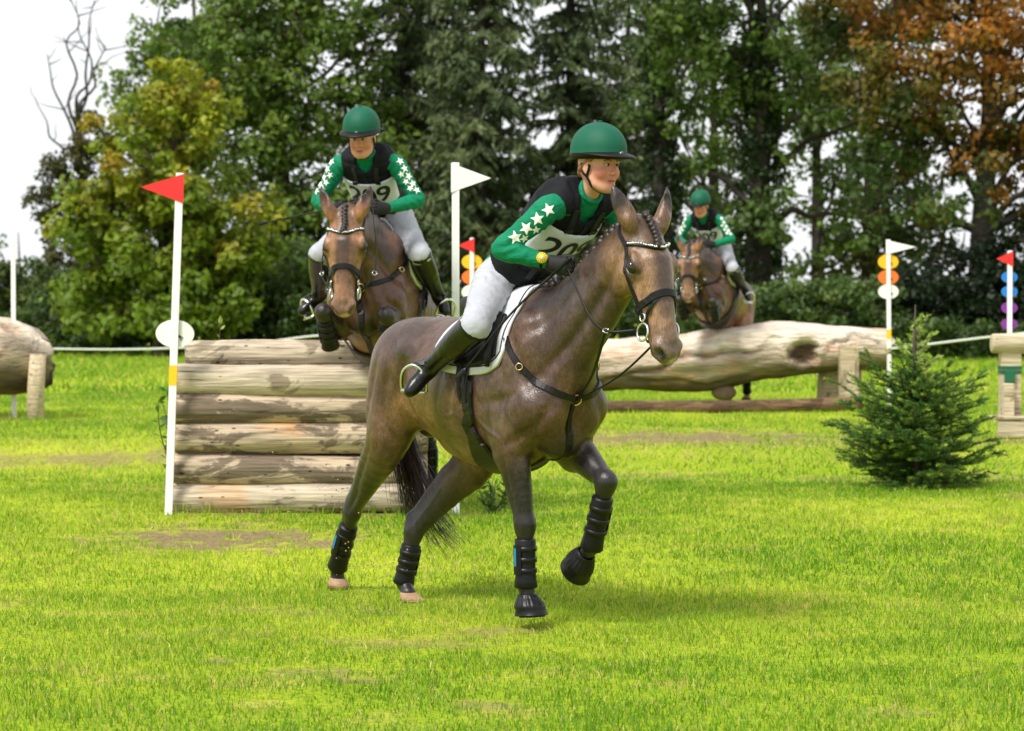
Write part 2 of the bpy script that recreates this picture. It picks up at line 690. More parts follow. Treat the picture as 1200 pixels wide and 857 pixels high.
def grass_zone(y0, y1, dens, wid, hgt, seg2, seed):
    rg = np.random.default_rng(seed)
    wmax = .225 * y1 + 1.0
    n = int((y1 - y0) * 2 * wmax * dens)
    x = rg.uniform(-wmax, wmax, n); y = rg.uniform(y0, y1, n)
    k = np.abs(x) < .225 * y + 1.0
    x, y = x[k], y[k]
    d = dirt_at(x, y)
    clump = fbm(x * 2.6, y * 2.6, 81, 3)
    k = (rg.random(len(x)) > d * 1.05) & (rg.random(len(x)) < .35 + 1.3 * clump)
    x, y, d, clump = x[k], y[k], d[k], clump[k]
    n = len(x)
    z = GZa(x, y) - .006
    h = hgt * rg.uniform(.45, 1.25, n) * (.55 + .9 * clump) * (1 - .45 * d)
    tuft = sstep(.14, .02, np.abs(y - 16.93)) * (x > -2.55) * (x < -.25) + sstep(.16, .03, np.abs(y - 29.85)) * (x > -.6) * (x < 4.9) + sstep(.5, .2, np.hypot(x + 5.55, y - 27.9))
    h = h * (1 + 1.3 * np.clip(tuft, 0, 1))
    a = rg.uniform(0, 2 * PI, n); lean = rg.uniform(.1, 1.35, n)
    w = wid * rg.uniform(.6, 1.3, n)
    dx, dy = np.cos(a), np.sin(a)
    b = rg.uniform(0, 2 * PI, n)
    sx, sy = np.cos(b), np.sin(b)
    base = np.stack([x, y, z], 1)
    mid = base + np.stack([dx * h * lean * .30, dy * h * lean * .30, h * .62], 1)
    tip = base + np.stack([dx * h * lean, dy * h * lean, h * np.clip(1.05 - .30 * lean, .35, 1)], 1)
    sd = np.stack([sx, sy, np.zeros(n)], 1) * w[:, None] * .5
    big = fbm(x * .35, y * .35, 61, 3); sm = fbm(x * 3.1, y * 3.1, 71, 4)
    m = np.clip((big - .32) * 1.7 + (sm - .5) * .7 + rg.normal(0, .2, n), 0, 1)[:, None]
    c = np.array(srgb(104, 150, 24)) * (1 - m) + np.array(srgb(178, 200, 56)) * m
    dry = (rg.random(n) < .08 + .38 * np.exp(-((y - 22.6) / 1.3) ** 2) + .35 * d + np.clip(sm - .6, 0, 1) * .8)
    c[dry] = np.array(srgb(214, 200, 120)) * rg.uniform(.7, 1.05, (dry.sum(), 1))
    c = c * rg.uniform(.70, 1.16, (n, 1))
    if seg2:
        V = np.stack([base - sd, base + sd, mid + sd * .8, mid - sd * .8, tip], 1)
        q = np.arange(n)[:, None] * 5
        F = np.concatenate([q + (0, 1, 2), q + (0, 2, 3), q + (3, 2, 4)])
        C = np.repeat(c[:, None], 5, 1)
    else:
        V = np.stack([base - sd, base + sd, tip], 1)
        F = np.arange(n)[:, None] * 3 + np.array((0, 1, 2))
        C = np.repeat(c[:, None], 3, 1)
    return V.reshape(-1, 3), F, C.reshape(-1, 3)


Vs, Fs, Cs, nb = [], [], [], 0
for a in ((6.6, 13, 3600, .0040, .040, True, 1), (13, 20, 1900, .0058, .045, True, 2), (20, 36, 600, .011, .062, False, 3), (36, 78, 60, .034, .13, False, 4)):
    V, F, C = grass_zone(*a)
    Vs.append(V); Fs.append(F + nb); Cs.append(C); nb += len(V)
gr = obj('grass', np.concatenate(Vs), np.concatenate(Fs), M_GRASS, None, np.concatenate(Cs), smooth=False)
tag(gr, 'short bright green grass covering the field', 'grass', kind='stuff')

# ================================================================== trees
M_BARK = mat('bark', srgb(74, 64, 52), rough=0.9, noise=0.45, nscale=3, bump=0.9, bscale=8, stretch=(1, 1, .25), dist=0.05)
M_BARKD = mat('dark_bark', srgb(46, 40, 34), rough=0.9, noise=0.4, nscale=3, bump=0.9, bscale=8, stretch=(1, 1, .25), dist=0.05)
M_LEAF = mat('leaves', attr='Col', rough=0.5, trans=0.38, spec=0.35)
M_NEEDLE = mat('needles', attr='Col', rough=0.6, trans=0.15, spec=0.3)
TG = 'trees along the far edge of the field'


def leaf_cloud(cen, rad, per, size, cols, rg, flat=.75, hang=0.0, aspect=.62, cvar=.25):
    """Kite-shaped leaves through clumps: cen (n,3), rad (n,), cols (n,3)."""
    n = len(cen)
    N = n * per
    i = np.repeat(np.arange(n), per)
    d = rg.normal(0, 1, (N, 3)); d /= np.linalg.norm(d, axis=1, keepdims=True)
    r = rg.random(N) ** .45
    p = cen[i] + d * (rad[i] * r)[:, None] * np.array((1, 1, flat))
    nrm = d * .5 + rg.normal(0, .6, (N, 3)) + np.array((0, -.15, .55))
    nrm /= np.linalg.norm(nrm, axis=1, keepdims=True)
    ax = rg.normal(0, 1, (N, 3)) + np.array((0, 0, -1.3 - hang * 2))
    ax -= nrm * (ax * nrm).sum(1, keepdims=True); ax /= np.linalg.norm(ax, axis=1, keepdims=True)
    sd = np.cross(nrm, ax)
    s = (size * rg.uniform(.6, 1.35, N))[:, None]
    V = np.stack([p - ax * s * .5, p + sd * s * aspect * .5 - ax * s * .05 + nrm * s * .06, p + ax * s * .5, p - sd * s * aspect * .5 - ax * s * .05 + nrm * s * .06], 1)
    c = cols[i] * 1.3 * rg.uniform(1 - cvar, 1 + cvar, (N, 1)) * rg.uniform(.93, 1.07, (N, 3))
    C = np.repeat(c[:, None], 4, 1)
    return V.reshape(-1, 3), np.arange(N * 4).reshape(-1, 4), C.reshape(-1, 3)


def limb(mb, a, b, r0, r1, rg, n=6, wob=.12, sag=0.0, sides=7):
    a, b = np.asarray(a, float), np.asarray(b, float)
    L = np.linalg.norm(b - a)
    pts = [a]
    for t in np.linspace(0, 1, n)[1:-1]:
        pts.append(a + (b - a) * t + rg.normal(0, wob * L * .3, 3) * (1, 1, .6) + np.array((0, 0, -sag * math.sin(PI * t))))
    pts.append(b)
    pts = crom(pts, 3)
    mb.tube(pts, np.linspace(r0, r1, len(pts)), sides)
    return pts


def broadleaf(name, base, H, r_tr, lobes, nclump, per, leaf, crad, pal, label, seed, bark=None, bole=.25, lean=(0, 0), gap=.0, limbs=14, twigs=True, palfn=None, ivy=None, hang=0):
    """lobes: (dx, dy, z, rx, ry, rz); pal: list of leaf colours."""
    rg = np.random.default_rng(seed)
    x, y = base; z = GZ(x, y) - .15
    root = empty(name, (x, y, z + .15), label=label, cat='tree', group=TG)
    mb = MB()
    top = np.array((lean[0], lean[1], H * .86))
    tr = crom([np.array((0, 0, -.2)), np.array((lean[0] * .1, 0, H * .2)), np.array((lean[0] * .45 + rg.normal(0, .12), lean[1] * .5, H * .5)), top], 8)
    rr = np.interp(np.linspace(0, 1, len(tr)), [0, .04, .12, .5, 1], [r_tr * 1.5, r_tr * 1.15, r_tr, r_tr * .62, r_tr * .12])
    mb.tube(tr, rr, 12)
    lob = np.array(lobes, float)
    vol = (lob[:, 3] * lob[:, 4] * lob[:, 5]) ** .8
    pick = rg.choice(len(lob), nclump, p=vol / vol.sum())
    d = rg.normal(0, 1, (nclump, 3)); d /= np.linalg.norm(d, axis=1, keepdims=True)
    c = lob[pick, :3] + d * lob[pick, 3:] * (rg.random(nclump) ** .38)[:, None]
    if gap:
        k = fbm(c[:, 0] * .55 + c[:, 1] * .3, c[:, 2] * .55, seed, 2) > gap
        c = c[k]
    keep = c[:, 2] > .3
    c = c[keep]
    ends = []
    order = rg.permutation(len(c))[:limbs]
    for o in order:
        e = c[o]
        hz = np.clip(e[2] - rg.uniform(.12, .3) * H * .6, H * bole, H * .8)
        i = int(np.argmin(np.abs(tr[:, 2] - hz)))
        q = limb(mb, tr[i], e, rr[i] * .42, .03, rg, sag=-.06 * H * .3)
        ends.append(q)
    if twigs and ends:
        allp = np.concatenate([q[5:] for q in ends])
        for e in c[::2]:
            j = int(np.argmin(((allp - e) ** 2).sum(1)))
            if np.linalg.norm(allp[j] - e) > .25:
                limb(mb, allp[j], e, .035, .01, rg, n=4, sides=4)
    mb.build('trunk', bark or M_BARK, root)
    pal = np.array(pal)
    if palfn is not None:
        cols = palfn(c, rg)
    else:
        w = rg.dirichlet(np.ones(len(pal)) * .7, len(c))
        cols = w @ pal
    V, F, C = leaf_cloud(c, crad * rg.uniform(.55, 1.3, len(c)), per, leaf, cols, rg, hang=hang)
    obj('crown', V, F, M_LEAF, root, C, smooth=False)
    if ivy:
        t = rg.random(ivy[0])
        hz = ivy[1] + t * (ivy[2] - ivy[1])
        i = np.clip((hz / (H * .86) * (len(tr) - 1)).astype(int), 0, len(tr) - 1)
        ang = rg.uniform(0, 2 * PI, ivy[0])
        rad = rr[i] + rg.uniform(.0, ivy[3], ivy[0])
        cc = np.stack([tr[i, 0] + np.cos(ang) * rad, tr[i, 1] + np.sin(ang) * rad, hz], 1)
        cols = np.array(srgb(34, 50, 22)) * rg.uniform(.5, 1.4, (ivy[0], 1))
        V, F, C = leaf_cloud(cc, np.full(len(cc), .22), 14, .14, cols, rg, hang=.4)
        obj('ivy', V, F, M_LEAF, root, C, smooth=False)
    return root


def conifer(base, H, r_tr, L0, z0, label, seed, cols, step=.36, per=7, gapz=None, droop=.35):
    rg = np.random.default_rng(seed)
    x, y = base
    root = empty('conifer_tree', (x, y, GZ(x, y)), label=label, cat='tree', group=TG)
    mb = MB()
    tr = crom([(0, 0, -.2), (rg.normal(0, .1), 0, H * .4), (rg.normal(0, .15), 0, H)], 10)
    mb.tube(tr, np.linspace(r_tr, .04, len(tr)), 10)
    Vs, Fs, Cs, nb = [], [], [], 0
    pal = np.array(cols)
    z = z0
    while z < H - .3:
        f = (z - z0) / (H - z0)
        for k in range(per):
            if rg.random() < .12: continue
            a = rg.uniform(0, 2 * PI)
            L = L0 * (1 - f * .75) * rg.uniform(.55, 1.15)
            dirv = np.array((math.cos(a), math.sin(a), 0))
            n = 9
            t = np.linspace(0, 1, n)
            P = np.outer(t * L, dirv) + np.stack([np.zeros(n), np.zeros(n), z + rg.uniform(-.2, .2) + L * (.16 * t - droop * t ** 2 + .10 * t ** 4)], 1)
            P[:, :2] += np.array((np.interp(z, tr[:, 2], tr[:, 0]), 0))
            P += rg.normal(0, .03, P.shape) * t[:, None]
            mb.tube(P, np.linspace(.05, .008, n), 5)
            col = rg.dirichlet(np.ones(len(pal)) * .6) @ pal
            m = int(L * 14)
            tt = rg.uniform(.12, 1.0, m)
            B = np.stack([np.interp(tt, t, P[:, i]) for i in range(3)], 1)
            sgn = rg.choice((-1, 1), m)
            lat = np.cross(dirv, (0, 0, 1))
            tl = (.25 + .5 * (1 - np.abs(tt - .55))) * rg.uniform(.4, 1.1, m)
            hangv = rg.uniform(.25, 1.0, m)
            E = B + lat * (sgn * tl * .75)[:, None] + dirv * (tl * .35)[:, None] + np.array((0, 0, -1)) * (tl * hangv)[:, None]
            per2 = 7
            u = rg.random((m, per2))
            Q = B[:, None] + (E - B)[:, None] * u[..., None] + rg.normal(0, .035, (m, per2, 3))
            ax = (E - B)[:, None] + rg.normal(0, .22, (m, per2, 3)) + np.array((0, 0, -.15))
            ax /= np.linalg.norm(ax, axis=2, keepdims=True)
            nr = rg.normal(0, 1, (m, per2, 3)); sd = np.cross(ax, nr); sd /= np.linalg.norm(sd, axis=2, keepdims=True)
            s = rg.uniform(.14, .34, (m, per2, 1))
            V = np.stack([Q - ax * s * .5, Q + sd * s * .16, Q + ax * s * .5, Q - sd * s * .16], 2).reshape(-1, 3)
            c = np.repeat((col * 1.3 * rg.uniform(.7, 1.3, (m * per2, 1)))[:, None], 4, 1).reshape(-1, 3)
            Vs.append(V); Cs.append(c); Fs.append(np.arange(len(V)).reshape(-1, 4) + nb); nb += len(V)
        z += step * rg.uniform(.7, 1.3)
    mb.build('trunk', M_BARKD, root)
    obj('crown', np.concatenate(Vs), np.concatenate(Fs), M_NEEDLE, root, np.concatenate(Cs), smooth=False)
    return root


def PX(px, Y):
    return (px - 600) / 2833.0 * Y


GRN = [srgb(70, 94, 30), srgb(90, 114, 40), srgb(54, 76, 28), srgb(108, 128, 52)]
DGR = [srgb(48, 68, 26), srgb(60, 82, 32), srgb(76, 98, 40), srgb(38, 54, 24)]
YEL = [srgb(126, 126, 26), srgb(92, 106, 24), srgb(154, 136, 30), srgb(70, 88, 24), srgb(110, 84, 24)]
CON = [srgb(58, 72, 42), srgb(78, 92, 56), srgb(46, 58, 38), srgb(100, 110, 70)]

# yellowing maple at the left
broadleaf('maple_tree', (PX(190, 62), 62), 8.2, .22, [(0, 0, 2.6, 2.7, 2.3, 2.2), (-.2, 0, 4.6, 2.3, 2.0, 1.9), (.4, -.4, 6.0, 1.5, 1.5, 1.5), (-1.4, -.2, 3.4, 1.4, 1.4, 1.6), (1.6, -.3, 3.0, 1.4, 1.4, 1.9), (0, -.8, 1.3, 2.6, 1.8, 1.1)],
          330, 84, .21, .52, YEL, 'dense yellowing maple standing left of the red-flagged pole', 21, limbs=16,
          palfn=lambda c, rg: np.array(srgb(92, 114, 28)) * (1 - (u := np.clip((c[:, 2] - 2.2) / 5.2 + rg.normal(0, .3, len(c)) - c[:, 0] * .05, 0, 1))[:, None]) + (rg.dirichlet(np.ones(3) * .6, len(c)) @ np.array([srgb(136, 142, 30), srgb(118, 128, 28), srgb(142, 118, 30)])) * u[:, None])
# tall green tree behind
broadleaf('ash_tree', (PX(335, 72), 72), 14.5, .38, [(0, 0, 8, 3.4, 3.0, 3.6), (-1.9, 0, 9.2, 2.4, 2.2, 2.6), (1.7, 0, 5.2, 2.3, 2.0, 3.0), (.4, 0, 3.0, 3.0, 2.2, 2.4), (1.0, 0, 11, 2.6, 2.2, 2.2), (-.6, -.5, 5.6, 2.4, 2.0, 2.5)],
          560, 66, .21, .62, GRN, 'tall green tree rising behind the yellowing maple', 22, limbs=22, gap=.27)
broadleaf('sparse_ash_tree', (PX(228, 78), 78), 13.6, .30, [(0, 0, 9.6, 2.2, 2.0, 2.6), (-1.5, 0, 8.2, 1.5, 1.4, 1.5), (1.3, 0, 8.4, 1.6, 1.4, 2.2), (.3, 0, 11.4, 1.6, 1.4, 1.6)],
          230, 56, .20, .54, GRN, 'thin-crowned green tree with sky showing through, above the maple', 23, limbs=18, gap=.34)
# ivy-clad tree with dead top at the far left
t0 = broadleaf('dying_tree', (PX(92, 76), 76), 9.0, .24, [(-.1, 0, 5.8, .95, .9, 1.2), (-.7, 0, 4.6, .9, .8, 1.0), (.5, 0, 6.6, .8, .8, .8), (.0, 0, 3.0, 1.2, 1.0, 1.6)],
               95, 60, .17, .40, [srgb(62, 66, 28), srgb(80, 76, 32), srgb(48, 54, 26)], 'half-dead tree with bare forked branches at its top', 24, bark=M_BARKD, limbs=10)
mb = MB(); rg = np.random.default_rng(5)
for e, s in (((-.35, 0, 11.2), (0, 0, 6.8)), ((.55, 0, 10.9), (0, 0, 7.2)), ((-.95, 0, 9.2), (-.1, 0, 6.4)), ((.05, 0, 10.4), (0, 0, 7.0)), ((-1.25, 0, 7.6), (-.2, 0, 5.2)), ((.9, 0, 9.4), (.1, 0, 7.4))):
    q = limb(mb, s, e, .055, .014, rg, wob=.16)
    for k in range(5):
        i = rg.integers(5, len(q)); v = rg.normal(0, .42, 3); v[2] = abs(v[2])
        limb(mb, q[i], q[i] + v, .022, .007, rg, n=4, sides=4)
mb.build('dead_branch', M_BARKD, t0)
# low thicket at the far left
broadleaf('hawthorn_bush', (PX(22, 70), 70), 4.0, .10, [(0, 0, 1.4, 1.7, 1.2, 1.3), (-1.1, 0, 2.2, 1.1, 1.0, 1.1), (.7, 0, 1.0, 1.2, 1.0, 1.0)], 120, 80, .16, .42, DGR + [srgb(88, 92, 40)], 'low dark thorn bush below the half-dead tree', 25, limbs=8)
broadleaf('hawthorn_bush', (PX(88, 66), 66), 3.0, .10, [(0, 0, 1.1, 1.5, 1.1, 1.1), (.9, 0, .9, 1.0, 1.0, .9)], 90, 80, .16, .40, DGR, 'low dark bush growing at the foot of the maple', 26, limbs=8)
broadleaf('hawthorn_bush', (PX(350, 64), 64), 3.6, .10, [(0, 0, 1.5, 2.2, 1.2, 1.5), (1.4, 0, 1.3, 1.4, 1.0, 1.3), (-1.3, 0, 1.2, 1.3, 1.0, 1.2)], 170, 80, .17, .45, GRN + DGR, 'green bush behind the jumping horse and log fence', 27, limbs=10)
# the conifers in the middle
conifer((PX(470, 74), 74), 14.0, .26, 3.0, 1.5, 'dark drooping conifer beside the tall green tree', 31, CON)
conifer((PX(560, 70), 70), 14.5, .28, 3.1, 1.2, 'drooping conifer behind the tall white-flagged pole', 32, CON)
conifer((PX(668, 73), 73), 15.0, .34, 3.0, 2.6, 'thick-trunked conifer with open boughs behind the cantering rider', 33, CON, step=.42)
conifer((PX(520, 79), 79), 13.5, .30, 3.1, 3.0, 'conifer standing at the back between two others', 34, CON)
conifer((PX(735, 78), 78), 13.0, .24, 2.4, 3.8, 'slim conifer beside the ivy-clad trunk', 35, CON, step=.5)
# ivy-clad trunks at right of centre
broadleaf('ivy_clad_tree', (PX(777, 67), 67), 15.0, .36, [(0, 0, 11.4, 2.0, 1.6, 2.0), (.8, 0, 8.4, 1.5, 1.3, 1.2), (-.8, 0, 6.6, 1.0, .9, .9), (.9, 0, 4.4, 1.0, .9, .9)], 110, 56, .19, .48, DGR + GRN[:1],
          'tree with a straight trunk wrapped in dark ivy', 36, bark=M_BARKD, limbs=14, gap=.36, ivy=(520, .2, 9.5, .22))
broadleaf('lime_tree', (PX(888, 64), 64), 14.5, .42, [(0, 0, 9.5, 3.2, 2.5, 2.8), (-.9, 0, 6.0, 1.9, 1.6, 1.5), (1.6, 0, 6.6, 2.0, 1.6, 1.8), (-.2, -.6, 3.4, 2.2, 1.5, 1.2), (2.0, 0, 3.6, 1.4, 1.2, 1.1), (-1.6, 0, 8.4, 1.6, 1.4, 1.6)], 280, 62, .20, .52, DGR + GRN[:2] + [srgb(96, 112, 40)],
          'broad dark tree behind the far jumping horse', 37, bark=M_BARKD, limbs=24, gap=.40, ivy=(560, .2, 9.0, .28))
broadleaf('alder_tree', (PX(838, 84), 84), 15.0, .28, [(0, 0, 10, 2.4, 1.8, 3.0), (-.6, 0, 6.0, 1.9, 1.4, 2.0), (.7, 0, 3.4, 1.9, 1.4, 1.6)], 190, 52, .24, .56, GRN + DGR, 'airy green tree filling the gap beside the ivy-clad trunk', 45, bark=M_BARKD, limbs=18, gap=.38)
broadleaf('alder_tree', (PX(958, 82), 82), 15.0, .28, [(0, 0, 9.6, 2.2, 1.8, 3.0), (.5, 0, 5.6, 1.8, 1.4, 2.0), (-.2, 0, 2.8, 1.7, 1.4, 1.3)], 170, 52, .24, .56, GRN + DGR, 'airy green tree filling the gap beside the olive-green tree', 46, bark=M_BARKD, limbs=18, gap=.40)
# autumn beech at the right
def beech_cols(c, rg):
    u = np.clip((c[:, 2] - 3.4) / 3.6 + (c[:, 0] - .4) * .16 + rg.normal(0, .32, len(c)), 0, 1)[:, None]
    g = rg.dirichlet(np.ones(4) * .6, len(c)) @ np.array(DGR)
    o = rg.dirichlet(np.ones(4) * .6, len(c)) @ np.array([srgb(140, 86, 30), srgb(112, 78, 30), srgb(86, 76, 30), srgb(156, 108, 36)])
    return g * (1 - u) + o * u
broadleaf('beech_tree', (PX(1150, 61), 61), 13.5, .40, [(0, 0, 8.0, 3.2, 2.6, 3.0), (-2.2, 0, 6.4, 2.0, 1.7, 1.8), (2.4, 0, 7.0, 2.4, 2.0, 2.6), (-.4, 0, 4.4, 2.8, 2.1, 1.8), (-1.8, 0, 9.6, 2.0, 1.7, 1.7), (1.6, 0, 3.4, 2.4, 1.8, 1.8)],
          440, 64, .20, .54, DGR, 'large beech turning orange above the blue and purple discs', 38, bark=M_BARKD, limbs=24, gap=.33, palfn=beech_cols)
broadleaf('oak_tree', (PX(1020, 68), 68), 13.0, .34, [(0, 0, 9.4, 2.4, 2.0, 2.4), (-.6, 0, 6.6, 1.6, 1.4, 1.4), (1.0, 0, 5.0, 1.9, 1.5, 1.6), (.4, 0, 2.8, 2.0, 1.6, 1.5)], 250, 60, .20, .52, DGR + [srgb(104, 92, 36)],
          'olive-green tree standing between the dark tree and the beech', 39, bark=M_BARKD, limbs=18, gap=.36)
broadleaf('holly_bush', (PX(1130, 60), 60), 3.6, .12, [(0, 0, 1.5, 2.4, 1.5, 1.5), (1.6, 0, 1.6, 1.8, 1.4, 1.6), (-1.4, 0, 1.1, 1.4, 1.2, 1.1)], 210, 84, .15, .42, [srgb(26, 40, 20), srgb(34, 50, 26), srgb(22, 32, 18)], 'very dark evergreen bush under the orange beech', 40, limbs=10)
broadleaf('holly_bush', (PX(1270, 62), 62), 4.2, .12, [(0, 0, 1.8, 2.0, 1.4, 1.8)], 110, 84, .15, .42, [srgb(26, 40, 20), srgb(34, 50, 26), srgb(22, 32, 18)], 'dark evergreen bush at the edge of the wood beyond the beech', 44, limbs=8)


def hedge(px0, px1, Y, hgt, seed, label, pal, name='hedge'):
    rg = np.random.default_rng(seed)
    x0, x1 = PX(px0, Y), PX(px1, Y)
    root = empty(name, ((x0 + x1) / 2, Y, GZ((x0 + x1) / 2, Y)), label=label, cat='hedge', group='hedges along the field edge')
    n = int((x1 - x0) * hgt * 26)
    c = np.stack([rg.uniform(x0, x1, n) - (x0 + x1) / 2, rg.normal(0, .45, n), rg.uniform(0, 1, n) ** .8 * hgt], 1)
    c[:, 2] *= .75 + .5 * fbm(c[:, 0] * .6, c[:, 1] * 0, seed, 2)
    w = rg.dirichlet(np.ones(len(pal)) * .6, n) @ np.array(pal)
    V, F, C = leaf_cloud(c, rg.uniform(.2, .4, n), 70, .13, w, rg)
    obj('foliage', V, F, M_LEAF, root, C, smooth=False)
    mb = MB()
    for x in np.arange(x0, x1, .45) - (x0 + x1) / 2:
        limb(mb, (x + rg.normal(0, .1), rg.normal(0, .2), -.1), (x + rg.normal(0, .3), rg.normal(0, .3), hgt * .75), .035, .012, rg, n=4, sides=5)
    tag(mb.build('stems', M_BARKD, root), kind='stuff')


hedge(-60, 330, 63.5, 1.0, 51, 'low rough hedge behind the rope at the maple tree', DGR + [srgb(70, 84, 34)])
hedge(330, 800, 62.5, 1.5, 52, 'bramble hedge running behind the tall white-flagged pole', DGR + [srgb(66, 84, 40)])
hedge(800, 1060, 59, 1.75, 53, 'bushy green hedge behind the huge fallen trunk', [srgb(58, 82, 34), srgb(74, 98, 44), srgb(44, 64, 28), srgb(92, 108, 54)])
hedge(1040, 1330, 57.5, .9, 54, 'low dark hedge bottom under the orange beech', DGR)
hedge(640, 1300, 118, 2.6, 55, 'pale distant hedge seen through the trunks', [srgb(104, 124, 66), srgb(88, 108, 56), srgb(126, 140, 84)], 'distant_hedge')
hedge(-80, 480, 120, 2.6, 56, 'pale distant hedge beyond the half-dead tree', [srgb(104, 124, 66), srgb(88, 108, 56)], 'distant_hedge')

# ================================================================== cross-country fences
def wood_mat(name, bare, bark, thr=.5, scale=(2.2, 5, 5), orange=0.0):
    """Weathered log: grey bark plates over bare wood, long grain, cracks and knots, in object space along X."""
    m = bpy.data.materials.new(name); m.use_nodes = True
    nt = m.node_tree; N = nt.nodes.new; L = nt.links.new
    b = nt.nodes['Principled BSDF']; b.inputs['Roughness'].default_value = .85; b.inputs['Specular IOR Level'].default_value = .2
    tc = N('ShaderNodeTexCoord'); oi = N('ShaderNodeObjectInfo')
    ad = N('ShaderNodeVectorMath'); ad.operation = 'ADD'
    mul = N('ShaderNodeVectorMath'); mul.operation = 'SCALE'; mul.inputs[0].default_value = (37, 11, 23)
    L(oi.outputs['Random'], mul.inputs['Scale']); L(tc.outputs['Object'], ad.inputs[0]); L(mul.outputs[0], ad.inputs[1])
    mp = N('ShaderNodeMapping'); mp.inputs['Scale'].default_value = scale; L(ad.outputs[0], mp.inputs[0])
    n1 = N('ShaderNodeTexNoise'); n1.inputs['Scale'].default_value = 1.0; n1.inputs['Detail'].default_value = 7; n1.inputs['Roughness'].default_value = .62; n1.inputs['Distortion'].default_value = .6; L(mp.outputs[0], n1.inputs['Vector'])
    r1 = N('ShaderNodeValToRGB'); r1.color_ramp.elements[0].position = thr - .025; r1.color_ramp.elements[1].position = thr + .025; L(n1.outputs['Fac'], r1.inputs[0])
    mg = N('ShaderNodeMapping'); mg.inputs['Scale'].default_value = (3, 60, 60); L(ad.outputs[0], mg.inputs[0])
    n2 = N('ShaderNodeTexNoise'); n2.inputs['Scale'].default_value = 1.0; n2.inputs['Detail'].default_value = 6; L(mg.outputs[0], n2.inputs['Vector'])
    g = N('ShaderNodeMapRange'); g.inputs['From Min'].default_value = .3; g.inputs['From Max'].default_value = .7; g.inputs['To Min'].default_value = .5; g.inputs['To Max'].default_value = 1.22; L(n2.outputs['Fac'], g.inputs['Value'])
    n3 = N('ShaderNodeTexNoise'); n3.inputs['Scale'].default_value = 1.6; n3.inputs['Detail'].default_value = 3; L(ad.outputs[0], n3.inputs['Vector'])
    r3 = N('ShaderNodeValToRGB'); r3.color_ramp.elements[0].position = .60; r3.color_ramp.elements[1].position = .70; L(n3.outputs['Fac'], r3.inputs[0])
    mo = N('ShaderNodeMix'); mo.data_type = 'RGBA'; mo.inputs['A'].default_value = (*bare, 1); mo.inputs['B'].default_value = (*srgb(206, 150, 96), 1)
    mf = N('ShaderNodeMath'); mf.operation = 'MULTIPLY'; mf.inputs[1].default_value = orange; L(r3.outputs[0], mf.inputs[0]); L(mf.outputs[0], mo.inputs['Factor'])
    mx = N('ShaderNodeMix'); mx.data_type = 'RGBA'; L(r1.outputs[0], mx.inputs['Factor']); L(mo.outputs['Result'], mx.inputs['A']); mx.inputs['B'].default_value = (*bark, 1)
    sc = N('ShaderNodeVectorMath'); sc.operation = 'SCALE'; L(mx.outputs['Result'], sc.inputs[0]); L(g.outputs[0], sc.inputs['Scale'])
    mk = N('ShaderNodeMapping'); mk.inputs['Scale'].default_value = (5, 11, 11); L(ad.outputs[0], mk.inputs[0])
    vo = N('ShaderNodeTexVoronoi'); vo.inputs['Scale'].default_value = 1.3; L(mk.outputs[0], vo.inputs['Vector'])
    kr = N('ShaderNodeValToRGB'); kr.color_ramp.elements[0].position = .07; kr.color_ramp.elements[1].position = .13; kr.color_ramp.elements[0].color = (.18, .15, .12, 1); L(vo.outputs['Distance'], kr.inputs[0])
    kx = N('ShaderNodeVectorMath'); kx.operation = 'MULTIPLY'; L(sc.outputs[0], kx.inputs[0]); L(kr.outputs[0], kx.inputs[1])
    mc = N('ShaderNodeMapping'); mc.inputs['Scale'].default_value = (1.1, 26, 26); L(ad.outputs[0], mc.inputs[0])
    n4 = N('ShaderNodeTexNoise'); n4.inputs['Scale'].default_value = 1.0; n4.inputs['Detail'].default_value = 4; n4.inputs['Distortion'].default_value = .4; L(mc.outputs[0], n4.inputs['Vector'])
    cr = N('ShaderNodeValToRGB'); cr.color_ramp.elements[0].position = .30; cr.color_ramp.elements[1].position = .36; cr.color_ramp.elements[0].color = (.32, .28, .24, 1); L(n4.outputs['Fac'], cr.inputs[0])
    cx = N('ShaderNodeVectorMath'); cx.operation = 'MULTIPLY'; L(kx.outputs[0], cx.inputs[0]); L(cr.outputs[0], cx.inputs[1])
    L(cx.outputs[0], b.inputs['Base Color'])
    hs = N('ShaderNodeMath'); hs.operation = 'MULTIPLY_ADD'; hs.inputs[1].default_value = .5; L(r1.outputs[0], hs.inputs[0]); L(n2.outputs['Fac'], hs.inputs[2])
    bp = N('ShaderNodeBump'); bp.inputs['Strength'].default_value = .7; bp.inputs['Distance'].default_value = .012; L(hs.outputs[0], bp.inputs['Height']); L(bp.outputs[0], b.inputs['Normal'])
    return m


M_LOG = wood_mat('weathered_log', srgb(196, 182, 160), srgb(146, 132, 114), .54, orange=.45)
M_LOG2 = wood_mat('barked_log', srgb(188, 170, 146), srgb(122, 108, 92), .50, orange=.7)
M_LOG3 = wood_mat('brown_barked_log', srgb(120, 96, 72), srgb(92, 72, 54), .48)
M_POSTW = wood_mat('pale_post', srgb(198, 180, 152), srgb(150, 134, 112), .58, scale=(8, 8, 2))
M_TIMBER = wood_mat('grey_timber', srgb(196, 182, 156), srgb(160, 142, 116), .6)
M_END = mat('log_end', srgb(190, 156, 116), rough=.9, noise=.3, nscale=14, bump=.4, bscale=30)


